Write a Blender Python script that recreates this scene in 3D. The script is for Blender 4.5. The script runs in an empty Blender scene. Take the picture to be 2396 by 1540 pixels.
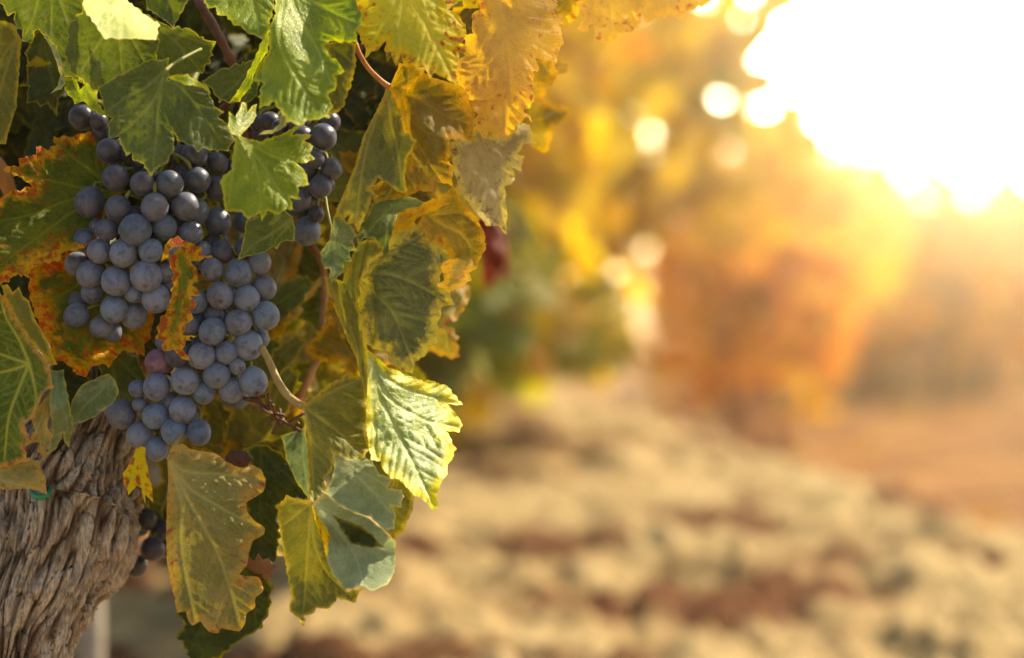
import bpy, math, random
import numpy as np
from mathutils import Vector, Matrix
from mathutils.geometry import delaunay_2d_cdt

# ------------------------------------------------------------------ camera
SC = bpy.context.scene
COL = SC.collection
CAM_Z, F, CX, CY, D0 = 0.85, 5657.0, 1198.0, 770.0, 1.25
PITCH = math.atan(130.0 / F)
cam = bpy.data.cameras.new('camera')
cam.sensor_width = 36.0
cam.lens = 85.0
cam.clip_start, cam.clip_end = 0.05, 2000.0
cam.dof.use_dof = True
cam.dof.focus_distance = 1.25
cam.dof.aperture_fstop = 3.9
cam.dof.aperture_blades = 0
camo = bpy.data.objects.new('camera', cam)
camo.location = (0, 0, CAM_Z)
camo.rotation_euler = (math.pi / 2 - PITCH, 0, 0)
COL.objects.link(camo)
SC.camera = camo

# ------------------------------------------------------------------ light
SUN_EL, SUN_AZ = math.radians(46), math.radians(58)      # azimuth from the view direction (+Y) towards +X
world = bpy.data.worlds.new('World')
SC.world = world
world.use_nodes = True
wn = world.node_tree
wn.nodes.clear()
sky = wn.nodes.new('ShaderNodeTexSky')
sky.sky_type = 'NISHITA'
sky.sun_disc = False
sky.sun_elevation = SUN_EL
sky.sun_rotation = SUN_AZ
sky.air_density, sky.dust_density, sky.ozone_density = 1.0, 1.6, 1.0
wt = wn.nodes.new('ShaderNodeMix')
wt.data_type = 'RGBA'; wt.blend_type = 'MULTIPLY'
wt.inputs[0].default_value = 1.0
wt.inputs[7].default_value = (1.0, 0.93, 0.82, 1)
wb = wn.nodes.new('ShaderNodeBackground')
wb.inputs[1].default_value = 0.125
wo = wn.nodes.new('ShaderNodeOutputWorld')
wn.links.new(sky.outputs[0], wt.inputs[6])
# glow lobes added to the sky for the glare, low over the far rows
GLOW_AZ, GLOW_EL = math.radians(9.5), math.radians(5.4)
wc = wn.nodes.new('ShaderNodeTexCoord')
wd = wn.nodes.new('ShaderNodeVectorMath'); wd.operation = 'DOT_PRODUCT'
wd.inputs[1].default_value = (math.cos(GLOW_EL) * math.sin(GLOW_AZ), math.cos(GLOW_EL) * math.cos(GLOW_AZ), math.sin(GLOW_EL))
wn.links.new(wc.outputs['Generated'], wd.inputs[0])


def lobe(width_deg, col):
    k = 1.0 / (1.0 - math.cos(math.radians(width_deg)))
    a = wn.nodes.new('ShaderNodeMath'); a.operation = 'MULTIPLY_ADD'
    wn.links.new(wd.outputs['Value'], a.inputs[0]); a.inputs[1].default_value = k; a.inputs[2].default_value = -k
    e = wn.nodes.new('ShaderNodeMath'); e.operation = 'EXPONENT'
    wn.links.new(a.outputs[0], e.inputs[0])
    m = wn.nodes.new('ShaderNodeVectorMath'); m.operation = 'SCALE'
    m.inputs[0].default_value = col
    wn.links.new(e.outputs[0], m.inputs['Scale'])
    return m.outputs[0]


acc = wt.outputs[2]
for wdt, colr in ((4.0, (400, 345, 235)), (12.0, (84, 66, 34))):
    ad = wn.nodes.new('ShaderNodeVectorMath'); ad.operation = 'ADD'
    wn.links.new(acc, ad.inputs[0]); wn.links.new(lobe(wdt, colr), ad.inputs[1])
    acc = ad.outputs[0]
wn.links.new(acc, wb.inputs[0])
wn.links.new(wb.outputs[0], wo.inputs[0])

sl = bpy.data.lights.new('sun', 'SUN')
sl.energy = 4.8
sl.angle = math.radians(0.5)
sl.color = (1.0, 0.86, 0.62)
so = bpy.data.objects.new('sun', sl)
SUN_DIR = Vector((math.cos(SUN_EL) * math.sin(SUN_AZ), math.cos(SUN_EL) * math.cos(SUN_AZ), math.sin(SUN_EL)))
so.rotation_euler = SUN_DIR.to_track_quat('Z', 'Y').to_euler()
so.location = (3, 2, 6)
COL.objects.link(so)

SC.view_settings.view_transform = 'Standard'
SC.view_settings.look = 'None'
SC.view_settings.exposure = 1.18
SC.view_settings.gamma = 1.0
SC.render.engine = 'CYCLES'
SC.cycles.use_denoising = True
SC.cycles.max_bounces = 10
SC.cycles.transmission_bounces = 8
SC.cycles.diffuse_bounces = 5
SC.cycles.sample_clamp_indirect = 6.0

# ------------------------------------------------------------------ small helpers
_fw = np.array([0, math.cos(PITCH), -math.sin(PITCH)])
_up = np.array([0, math.sin(PITCH), math.cos(PITCH)])
_rt = np.array([1.0, 0, 0])
_cm = np.array([0, 0, CAM_Z])


def P(x, y, d):
    """A point of the place seen at (x, y) of the 2396 px wide picture, d metres in front of the camera."""
    x, y, d = np.asarray(x, float), np.asarray(y, float), np.asarray(d, float)
    return _cm + d[..., None] * (_fw + ((x - CX) / F)[..., None] * _rt + ((CY - y) / F)[..., None] * _up)


def tag(o, label=None, cat=None, group=None, kind=None):
    if label: o['label'] = label
    if cat: o['category'] = cat
    if group: o['group'] = group
    if kind: o['kind'] = kind
    return o


def link_mesh(name, me, parent=None, loc=None):
    o = bpy.data.objects.new(name, me)
    COL.objects.link(o)
    if parent is not None: o.parent = parent
    if loc is not None: o.location = Vector(loc)
    return o


def mesh_from(name, v, f, mats=(), smooth=True, mi=None):
    me = bpy.data.meshes.new(name)
    me.from_pydata([tuple(p) for p in np.asarray(v).tolist()], [], [tuple(int(i) for i in q) for q in f])
    for m in mats: me.materials.append(m)
    if smooth: me.polygons.foreach_set('use_smooth', [True] * len(me.polygons))
    if mi is not None: me.polygons.foreach_set('material_index', [int(i) for i in mi])
    me.update()
    return me


def empty(name, loc):
    o = bpy.data.objects.new(name, None)
    o.empty_display_size = 0.02
    o.location = Vector(loc)
    COL.objects.link(o)
    return o


def fattr(me, name, arr):
    a = me.attributes.new(name, 'FLOAT', 'POINT')
    a.data.foreach_set('value', np.asarray(arr, np.float32))


# ------------------------------------------------------------------ numpy noise
_rng = np.random.RandomState(7)
_perm = np.concatenate([_rng.permutation(256)] * 2)
_grad = _rng.normal(size=(256, 3)); _grad /= np.linalg.norm(_grad, axis=1)[:, None]


def perlin(x, y, z):
    x, y, z = np.broadcast_arrays(np.asarray(x, float), np.asarray(y, float), np.asarray(z, float))
    xi, yi, zi = np.floor(x).astype(int), np.floor(y).astype(int), np.floor(z).astype(int)
    xf, yf, zf = x - xi, y - yi, z - zi
    u, v, w = (t * t * t * (t * (t * 6 - 15) + 10) for t in (xf, yf, zf))
    r = 0
    for a in (0, 1):
        for b in (0, 1):
            for c in (0, 1):
                h = _perm[_perm[_perm[(xi + a) & 255] + ((yi + b) & 255)] + ((zi + c) & 255)]
                g = _grad[h]
                d = g[..., 0] * (xf - a) + g[..., 1] * (yf - b) + g[..., 2] * (zf - c)
                r = r + d * (u if a else 1 - u) * (v if b else 1 - v) * (w if c else 1 - w)
    return r * 1.5


def fbm(x, y, z, o=4, g=0.5):
    r, a, s = 0, 1.0, 1.0
    for i in range(o):
        r = r + a * perlin(x * s + 13.7 * i, y * s + 5.1 * i, z * s)
        a *= g; s *= 2.03
    return r


def worley(x, y, seed=0):
    xi, yi = np.floor(x).astype(int), np.floor(y).astype(int)
    f1 = np.full(x.shape, 9.0); f2 = f1.copy(); cid = np.zeros(x.shape, int)
    tab = np.random.RandomState(100 + seed).rand(256, 2)
    for a in (-1, 0, 1):
        for b in (-1, 0, 1):
            h = _perm[_perm[(xi + a) & 255] + ((yi + b) & 255)]
            dx = xi + a + tab[h, 0] - x; dy = yi + b + tab[h, 1] - y
            d = np.sqrt(dx * dx + dy * dy)
            n = d < f1
            f2 = np.where(n, f1, np.minimum(f2, d)); cid = np.where(n, h, cid); f1 = np.where(n, d, f1)
    return f1, f2, cid


# ------------------------------------------------------------------ node helper
class NT:
    def __init__(self, name):
        self.m = bpy.data.materials.new(name)
        self.m.use_nodes = True
        self.t = self.m.node_tree
        self.t.nodes.clear()

    def n(self, typ, ins=None, **kw):
        nd = self.t.nodes.new(typ)
        for k, v in kw.items(): setattr(nd, k, v)
        for k, v in (ins or {}).items(): self.set(nd.inputs[k], v)
        return nd

    def set(self, sock, v):
        if isinstance(v, bpy.types.NodeSocket): self.t.links.new(v, sock)
        elif isinstance(v, (tuple, list)) and sock.type == 'RGBA': sock.default_value = (*v[:3], 1)
        else: sock.default_value = v

    def math(self, op, a, b=None, c=None, clamp=False):
        nd = self.n('ShaderNodeMath', operation=op, use_clamp=clamp)
        for i, v in enumerate((a, b, c)):
            if v is not None: self.set(nd.inputs[i], v)
        return nd.outputs[0]

    def ramp(self, v, lo, hi, a=0.0, b=1.0):
        nd = self.n('ShaderNodeMapRange', {0: v, 1: lo, 2: hi, 3: a, 4: b}, interpolation_type='SMOOTHSTEP')
        return nd.outputs[0]

    def mix(self, f, a, b, blend='MIX'):
        nd = self.n('ShaderNodeMix', data_type='RGBA', blend_type=blend)
        self.set(nd.inputs[0], f); self.set(nd.inputs[6], a); self.set(nd.inputs[7], b)
        return nd.outputs[2]

    def noise(self, co, scale, detail=3.0, rough=0.55, dist=0.0):
        nd = self.n('ShaderNodeTexNoise', {'Vector': co, 'Scale': scale, 'Detail': detail, 'Roughness': rough, 'Distortion': dist})
        return nd.outputs[0]

    def attr(self, name):
        return self.n('ShaderNodeAttribute', attribute_name=name).outputs['Fac']

    def objco(self):
        tc = self.n('ShaderNodeTexCoord').outputs['Object']
        r = self.n('ShaderNodeObjectInfo').outputs['Random']
        sc = self.n('ShaderNodeVectorMath', {0: (37.0, 53.0, 71.0)}, operation='SCALE')
        self.set(sc.inputs['Scale'], r)
        ad = self.n('ShaderNodeVectorMath', {0: tc, 1: sc.outputs[0]}, operation='ADD')
        return ad.outputs[0], r

    def bump(self, h, strength, dist):
        return self.n('ShaderNodeBump', {'Strength': strength, 'Distance': dist, 'Height': h}).outputs[0]

    def out(self, sh):
        o = self.n('ShaderNodeOutputMaterial')
        self.t.links.new(sh, o.inputs[0])
        return self.m


# ------------------------------------------------------------------ materials
def leaf_mat(name, a, b, vein=(0.33, 0.34, 0.10), edge=(0.42, 0.33, 0.05), ew=0.35, spot=(0.25, 0.04, 0.02),
             sa=0.0, sz=1.2, rough=0.5, tr=0.27, spec=0.16, dust=0.05, veina=0.5, trc=None, sat=1.18):
    """A vine leaf: two mottled greens, pale veins, a margin turned yellow (ew cm wide), red blotches (sa, within sz cm of the margin)."""
    k = NT(name)
    co, rnd = k.objco()
    vn, ed, sec = k.attr('vein'), k.attr('edge'), k.attr('bay')
    n1 = k.noise(co, 55, 3, 0.6)
    n2 = k.noise(co, 240, 4, 0.65)
    n3 = k.noise(co, 1500, 2, 0.6)
    c = k.mix(k.ramp(n1, 0.38, 0.64), a, b)
    # yellowing creeps in between the veins from the margin
    e = k.math('ADD', k.math('DIVIDE', ed, -max(ew, 0.01)), 1.0)
    e = k.math('ADD', e, k.math('MULTIPLY_ADD', n2, 2.2, -1.1))
    e = k.math('ADD', e, k.math('MULTIPLY_ADD', n1, 1.6, -0.8))
    e = k.math('SUBTRACT', e, k.math('MULTIPLY', vn, 0.35))
    c = k.mix(k.ramp(e, 0.0, 0.9, 0, 0.9), c, edge)
    if sa > 0:
        n4 = k.noise(co, 230, 4, 0.6, 0.4)
        z = k.math('ADD', k.math('DIVIDE', ed, -sz), 1.0)
        s = k.math('MULTIPLY_ADD', z, 0.22 * sa, k.math('MULTIPLY_ADD', n1, 0.35, -0.175))
        s = k.math('ADD', s, n4)
        s = k.math('SUBTRACT', s, k.math('MULTIPLY', vn, 0.2))
        c = k.mix(k.ramp(s, 0.66, 0.82, 0, 0.92), c, spot)
    v = k.n('ShaderNodeTexVoronoi', {'Vector': co, 'Scale': 520.0}, feature='DISTANCE_TO_EDGE').outputs[0]
    ret = k.ramp(v, 0.0, 0.16, 1, 0)
    c = k.mix(k.math('MULTIPLY', ret, 0.12), c, vein)
    c = k.mix(k.math('MULTIPLY', vn, veina, clamp=True), c, vein)
    c = k.mix(k.ramp(n3, 0.3, 0.7, 0.0, 0.28), c, (0.02, 0.02, 0.01), 'MULTIPLY') if False else c
    c = k.mix(k.ramp(n2, 0.45, 0.8, 0.0, dust), c, (0.42, 0.42, 0.33))
    # thin pale rim and dry specks
    c = k.mix(k.ramp(ed, 0.0, 0.05, 0.4, 0), c, (edge[0] * 1.15, edge[1] * 1.15, edge[2] * 1.1))
    n5 = k.noise(co, 700, 1, 0.5)
    c = k.mix(k.ramp(n5, 0.73, 0.78, 0, 0.55), c, (0.12, 0.055, 0.02))
    hsv = k.n('ShaderNodeHueSaturation', {'Color': c, 'Value': k.math('MULTIPLY_ADD', n3, 0.7, 0.65)})
    hsv.inputs['Saturation'].default_value = sat
    c = hsv.outputs[0]
    h = k.math('MULTIPLY_ADD', ret, -0.6, k.math('MULTIPLY', n2, 0.9))
    h = k.math('ADD', h, k.math('MULTIPLY', n3, 0.35))
    h = k.math('SUBTRACT', h, k.math('MULTIPLY', vn, 0.8))
    bp = k.bump(h, 0.35, 0.0005)
    rg = k.math('MULTIPLY_ADD', n2, 0.3, rough - 0.12)
    pb = k.n('ShaderNodeBsdfPrincipled', {'Base Color': c, 'Roughness': rg, 'Normal': bp})
    pb.inputs['Specular IOR Level'].default_value = spec
    tcol = k.n('ShaderNodeHueSaturation', {'Color': c, 'Saturation': 1.25, 'Value': 1.5}).outputs[0] if trc is None else k.mix(0.6, c, trc)
    tl = k.n('ShaderNodeBsdfTranslucent', {'Color': tcol, 'Normal': bp})
    mx = k.n('ShaderNodeMixShader', {0: tr, 1: pb.outputs[0], 2: tl.outputs[0]})
    return k.out(mx.outputs[0])


def grape_mat():
    k = NT('grape_skin')
    co, rnd = k.objco()
    n1 = k.noise(co, 1.15, 4, 0.6, 0.6)
    n2 = k.noise(co, 3.2, 4, 0.58, 0.3)
    n3 = k.noise(co, 22.0, 3, 0.6)
    mp = k.n('ShaderNodeMapping', {0: co})
    mp.inputs['Scale'].default_value = (1.0, 0.22, 0.5)
    n4 = k.noise(mp.outputs[0], 5.5, 3, 0.6, 1.2)
    skin = k.mix(k.ramp(n1, 0.35, 0.7), (0.012, 0.010, 0.022), (0.035, 0.018, 0.035))
    lev = k.attr('bloom')                                     # more wax on some berries than on others
    ra = k.n('ShaderNodeAttribute', attribute_name='wax', attribute_type='OBJECT').outputs['Fac']
    hu = k.n('ShaderNodeAttribute', attribute_name='hue', attribute_type='OBJECT').outputs['Fac']
    bl = k.mix(k.ramp(rnd, 0.1, 0.9), (0.118, 0.170, 0.265), (0.165, 0.185, 0.26))
    bl = k.mix(hu, bl, (0.30, 0.10, 0.15))
    f = k.ramp(k.math('MULTIPLY_ADD', n2, 0.42, k.math('MULTIPLY', n1, 0.88)), 0.48, 0.72)
    f = k.math('MULTIPLY', k.math('MULTIPLY_ADD', f, 0.55, 0.45), ra)
    f = k.math('MULTIPLY', f, k.ramp(n4, 0.66, 0.74, 1.0, 0.45))
    f = k.math('MULTIPLY', f, lev, clamp=True)
    c = k.mix(f, skin, bl)
    c = k.mix(k.math('MULTIPLY', k.ramp(n3, 0.3, 0.75, 0, 0.25), ra), c, (0.30, 0.30, 0.34))
    n6 = k.noise(co, 6.0, 2, 0.5)
    c = k.mix(k.ramp(n6, 0.70, 0.76, 0, 0.8), c, (0.05, 0.032, 0.022))
    rg = k.math('MULTIPLY_ADD', f, 0.34, 0.27)
    pb = k.n('ShaderNodeBsdfPrincipled', {'Base Color': c, 'Roughness': rg, 'Normal': k.bump(k.math('ADD', n3, n2), 0.12, 0.0004)})
    pb.inputs['Specular IOR Level'].default_value = 0.35
    pb.inputs['Sheen Weight'].default_value = 0.14
    pb.inputs['Sheen Roughness'].default_value = 0.5
    pb.inputs['Sheen Tint'].default_value = (0.75, 0.75, 0.85, 1)
    return k.out(pb.outputs[0])


def wood_mat(name, a, b, scale=260, rough=0.8, stretch=(1, 1, 0.2)):
    k = NT(name)
    co, rnd = k.objco()
    mp = k.n('ShaderNodeMapping', {0: co}); mp.inputs['Scale'].default_value = stretch
    n1 = k.noise(mp.outputs[0], scale, 5, 0.65)
    n2 = k.noise(co, scale * 0.25, 3, 0.6)
    c = k.mix(k.ramp(k.math('MULTIPLY_ADD', n2, 0.5, k.math('MULTIPLY', n1, 0.5)), 0.36, 0.64), a, b)
    pb = k.n('ShaderNodeBsdfPrincipled', {'Base Color': c, 'Roughness': rough, 'Normal': k.bump(n1, 0.5, 0.0015)})
    pb.inputs['Specular IOR Level'].default_value = 0.2
    return k.out(pb.outputs[0])


def bark_mat():
    k = NT('bark')
    co, rnd = k.objco()
    pl, cr = k.attr('plate'), k.attr('crack')
    mp = k.n('ShaderNodeMapping', {0: co}); mp.inputs['Scale'].default_value = (1, 1, 0.14)
    n1 = k.noise(mp.outputs[0], 900, 5, 0.7)
    n2 = k.noise(co, 90, 4, 0.6)
    c = k.mix(k.ramp(pl, 0.1, 0.9), (0.27, 0.185, 0.115), (0.64, 0.53, 0.40))
    c = k.mix(k.ramp(n2, 0.4, 0.68, 0, 0.6), c, (0.24, 0.15, 0.085))
    c = k.mix(k.ramp(n1, 0.36, 0.62, 0.6, 0.0), c, (0.10, 0.06, 0.035))
    c = k.mix(k.ramp(n1, 0.55, 0.75, 0, 0.55), c, (0.66, 0.59, 0.50))
    c = k.mix(k.ramp(cr, 0.05, 0.34, 0.88, 0.0), c, (0.060, 0.034, 0.020))
    pb = k.n('ShaderNodeBsdfPrincipled', {'Base Color': c, 'Roughness': 0.85, 'Normal': k.bump(n1, 0.8, 0.002)})
    pb.inputs['Specular IOR Level'].default_value = 0.15
    return k.out(pb.outputs[0])


def soil_mat():
    k = NT('soil')
    tc = k.n('ShaderNodeTexCoord').outputs['Object']
    n1 = k.noise(tc, 1.6, 4, 0.6)
    n2 = k.noise(tc, 9, 5, 0.65)
    n3 = k.noise(tc, 60, 4, 0.7)
    cl = k.attr('shade_band')
    c = k.mix(k.ramp(n2, 0.36, 0.66), (0.29, 0.200, 0.088), (0.385, 0.280, 0.130))
    c = k.mix(k.ramp(n1, 0.50, 0.66, 0, 0.5), c, (0.22, 0.115, 0.045))
    c = k.mix(k.ramp(k.math('ADD', k.math('MULTIPLY', n2, 0.6), k.math('MULTIPLY', n3, 0.4)), 0.54, 0.70, 0, 0.35), c, (0.46, 0.345, 0.17))
    c = k.mix(k.ramp(cl, 0.44, 0.62, 0, 0.9), c, (0.085, 0.026, 0.009))  # red-brown bands put the ground shadows into the soil colour
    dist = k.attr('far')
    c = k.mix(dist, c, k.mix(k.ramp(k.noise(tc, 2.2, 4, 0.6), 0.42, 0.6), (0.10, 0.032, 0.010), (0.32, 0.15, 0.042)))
    pb = k.n('ShaderNodeBsdfPrincipled', {'Base Color': c, 'Roughness': 0.95, 'Normal': k.bump(k.math('ADD', n2, n3), 0.6, 0.02)})
    pb.inputs['Specular IOR Level'].default_value = 0.1
    return k.out(pb.outputs[0])


def crown_mat(name, cols, tr=0.5):
    k = NT(name)
    r = k.n('ShaderNodeNewGeometry').outputs['Random Per Island']
    cr = k.n('ShaderNodeValToRGB', {0: r})
    el = cr.color_ramp.elements
    while len(el) < len(cols): el.new(0.5)
    for i, cc in enumerate(cols):
        el[i].position = i / (len(cols) - 1); el[i].color = (*cc, 1)
    tc = k.n('ShaderNodeTexCoord').outputs['Object']
    c = k.mix(k.ramp(k.noise(tc, 30, 3), 0.4, 0.7, 0, 0.4), cr.outputs[0], (0.30, 0.12, 0.02))
    pb = k.n('ShaderNodeBsdfPrincipled', {'Base Color': c, 'Roughness': 0.7, 'Specular IOR Level': 0.12})
    tl = k.n('ShaderNodeBsdfTranslucent', {'Color': k.n('ShaderNodeHueSaturation', {'Color': c, 'Saturation': 1.2, 'Value': 1.5}).outputs[0]})
    return k.out(k.n('ShaderNodeMixShader', {0: tr, 1: pb.outputs[0], 2: tl.outputs[0]}).outputs[0])


# ------------------------------------------------------------------ ground
def crest_s(x, y):
    """Signed distance past the edge of the bank (positive: beyond it)."""
    ax, ay, bx, by = 0.046, 5.0, 0.678, 3.2
    tx, ty = bx - ax, by - ay
    L = math.hypot(tx, ty)
    return ((x - ax) * -ty + (y - ay) * tx) / L


def ground_z(x, y):
    x, y = np.asarray(x, float), np.asarray(y, float)
    zp = np.clip(0.42 + 0.070 * (y - 2.6), 0.30, 0.63)
    s = np.clip(crest_s(x, y) / 1.3, 0, 1)
    return zp * (1 - s * s * (3 - 2 * s))


def build_ground():
    def axis(a, b, step, lo, hi):
        c = list(np.arange(a, b, step)); s = step; v = b; up = []
        while v < hi: up.append(v); s *= 1.13; v += s
        s = step; v = a - step; dn = []
        while v > lo: dn.append(v); s *= 1.13; v -= s
        return np.array(dn[::-1] + c + up + [hi])
    xs = axis(-0.9, 2.2, 0.009, -160, 160); ys = axis(1.9, 6.6, 0.012, -40, 260)
    X, Y = np.meshgrid(xs, ys)
    Z = ground_z(X, Y)
    w1, w2, c1 = worley(X * 7.5 + 0.5 * perlin(X * 4, Y * 4, 1.0), Y * 6.0, 1)
    v1, v2, c2 = worley(X * 19 + 0.4 * perlin(X * 9, Y * 9, 2.0), Y * 16, 2)
    u1, u2, c3 = worley(X * 48, Y * 42, 3)
    h1 = np.random.RandomState(3).rand(256)[c1]; h2 = np.random.RandomState(4).rand(256)[c2]; h3 = np.random.RandomState(5).rand(256)[c3]
    near = np.clip(1.75 - Y / 4.0, 0.28, 1) * np.exp(-np.maximum(np.abs(X) - 8, 0) / 10)
    s = crest_s(X, Y)
    rough = near * np.where(s > 0.5, 0.55, 1.0)
    f = fbm(X * 2.2, Y * 1.9, 3.3, 5)
    dz = 0.022 * f - 0.02
    dz = dz + 0.040 * np.where(h1 > 0.42, (h1 - 0.42) * 1.7, 0) * np.clip(1 - (w1 / 0.62) ** 2, 0, 1) ** 0.6
    dz = dz + 0.024 * h2 * np.clip(1 - (v1 / 0.6) ** 2, 0, 1) ** 0.6
    dz = dz + 0.015 * h3 * np.clip(1 - (u1 / 0.6) ** 2, 0, 1) ** 0.6
    # shallow furrows left by the hoe, across the bank
    dz = dz - 0.04 * np.clip(perlin(X * 1.6 + 3, Y * 4.6 + 0.5 * perlin(X * 3, Y * 3, 1.0), 8.0) - 0.10, 0, 0.6) * 2.0
    Z = Z + dz * rough
    ny, nx = X.shape
    idx = np.arange(ny * nx).reshape(ny, nx)
    q = np.stack([idx[:-1, :-1], idx[:-1, 1:], idx[1:, 1:], idx[1:, :-1]], -1).reshape(-1, 4)
    me = bpy.data.meshes.new('ground')
    me.vertices.add(nx * ny); me.vertices.foreach_set('co', np.stack([X, Y, Z], -1).astype(np.float32).ravel())
    me.loops.add(q.size); me.loops.foreach_set('vertex_index', q.ravel().astype(np.int32))
    me.polygons.add(len(q)); me.polygons.foreach_set('loop_start', np.arange(0, q.size, 4, dtype=np.int32))
    me.polygons.foreach_set('use_smooth', np.ones(len(q), bool))
    me.update(calc_edges=True)
    fattr(me, 'shade_band', np.clip(0.35 + 0.82 * perlin(X * 2.0 + 3 + 0.4 * perlin(X * 5, Y * 5, 2.0), Y * 3.6, 8.0) + 0.34 * perlin(X * 7, Y * 6, 4.0), 0, 1).ravel())
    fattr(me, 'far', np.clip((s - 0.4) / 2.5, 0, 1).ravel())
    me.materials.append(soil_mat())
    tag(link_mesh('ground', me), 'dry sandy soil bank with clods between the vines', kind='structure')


build_ground()


# ------------------------------------------------------------------ tubes
def tube(pts, rad, n=10, cap=True):
    pts = [Vector(p) for p in pts]
    v, f = [], []
    ref = Vector((0.3, 0.9, 0.2))
    for i, p in enumerate(pts):
        t = (pts[min(i + 1, len(pts) - 1)] - pts[max(i - 1, 0)]).normalized()
        a = t.cross(ref).normalized(); b = t.cross(a)
        for k in range(n):
            an = 2 * math.pi * k / n
            v.append(p + (a * math.cos(an) + b * math.sin(an)) * rad[i])
    for i in range(len(pts) - 1):
        for k in range(n):
            f.append((i * n + k, i * n + (k + 1) % n, (i + 1) * n + (k + 1) % n, (i + 1) * n + k))
    if cap:
        f.append(tuple(range(n))[::-1]); f.append(tuple((len(pts) - 1) * n + k for k in range(n)))
    return v, f


def smooth_path(pts, m=8):
    """Catmull-Rom through rows of numbers."""
    p = np.asarray(pts, float)
    if len(p) < 3:
        t = np.linspace(0, 1, m + 1)[:, None]
        return p[0] * (1 - t) + p[1] * t
    q = np.vstack([2 * p[0] - p[1], p, 2 * p[-1] - p[-2]])
    out = []
    for i in range(1, len(q) - 2):
        for t in np.arange(m) / m:
            a, b, c, d = q[i - 1], q[i], q[i + 1], q[i + 2]
            out.append(0.5 * (2 * b + (c - a) * t + (2 * a - 5 * b + 4 * c - d) * t * t + (3 * b - a - 3 * c + d) * t ** 3))
    out.append(p[-1])
    return np.array(out)


M_TRUNK = wood_mat('dark_vine_bark', (0.08, 0.03, 0.014), (0.30, 0.11, 0.04), 60)
CROWN = {
    'gold': crown_mat('gold_leaves', [(0.42, 0.34, 0.012), (0.54, 0.38, 0.014), (0.54, 0.31, 0.012), (0.34, 0.32, 0.016), (0.22, 0.09, 0.008), (0.62, 0.47, 0.03)], 0.58),
    'green': crown_mat('green_leaves', [(0.05, 0.075, 0.010), (0.08, 0.10, 0.014), (0.17, 0.17, 0.02), (0.035, 0.055, 0.010)], 0.3),
    'amber': crown_mat('amber_leaves', [(0.52, 0.26, 0.016), (0.50, 0.18, 0.010), (0.42, 0.11, 0.008), (0.58, 0.34, 0.02), (0.18, 0.07, 0.012)], 0.62),
    'rust': crown_mat('rusty_leaves', [(0.46, 0.13, 0.008), (0.36, 0.075, 0.006), (0.55, 0.26, 0.012), (0.16, 0.04, 0.008)], 0.6),
}


def crown_mesh(seed, n, rx, rz, zc, mat, size=0.055, shoots=6, low=0.0):
    r = random.Random(seed)
    V, Fc = [], []
    prof = [(0, 0), (0.35, -0.25), (0.8, -0.1), (0.62, 0.25), (0.95, 0.62), (0.5, 0.72), (0.3, 1.25), (0, 1.5),
            (-0.3, 1.25), (-0.5, 0.72), (-0.95, 0.62), (-0.62, 0.25), (-0.8, -0.1), (-0.35, -0.25)]

    def one(p, s):
        az, tilt, roll = r.uniform(0, 6.283), r.gauss(1.0, 0.5), r.gauss(0, 0.5)
        m = Matrix.Rotation(az, 3, 'Z') @ Matrix.Rotation(roll, 3, 'Y') @ Matrix.Rotation(-tilt, 3, 'X')
        i0 = len(V)
        bend = r.uniform(0.1, 0.45)
        V.append(Vector(p) + m @ Vector((0, 0.5 * s, 0)))
        for x, y in prof:
            V.append(Vector(p) + m @ Vector((x * s, y * s, -bend * s * (x * x + 0.3 * (y - 0.5) ** 2))))
        k = len(prof)
        for j in range(k): Fc.append((i0, i0 + 1 + j, i0 + 1 + (j + 1) % k))
    for i in range(n):
        while True:
            a = [r.uniform(-1, 1) for _ in range(3)]
            d = math.sqrt(sum(t * t for t in a))
            if 0.25 < d < 1: break
        k = d ** 0.4 / d * r.uniform(0.75, 1.05)
        lump = 1 + 0.28 * math.sin(3 * math.atan2(a[1], a[0]) + seed) + 0.15 * math.sin(5 * a[2] + seed * 2)
        one((a[0] * k * rx * lump, a[1] * k * rx * lump, zc + a[2] * k * rz * lump), size * r.uniform(0.6, 1.25))
    for _ in range(shoots):
        az = r.uniform(0, 6.283); L = r.uniform(0.3, 0.6); b = r.uniform(0.1, 0.4)
        for j in range(9):
            t = j / 8
            one((math.cos(az) * (rx * 0.5 + b * t) + r.gauss(0, .02), math.sin(az) * (rx * 0.5 + b * t) + r.gauss(0, .02), zc + rz * 0.7 + L * t - 0.3 * t * t * (b > .25)), size * (1.1 - 0.6 * t))
    return mesh_from('crown', V, Fc, [mat], smooth=False)


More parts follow.
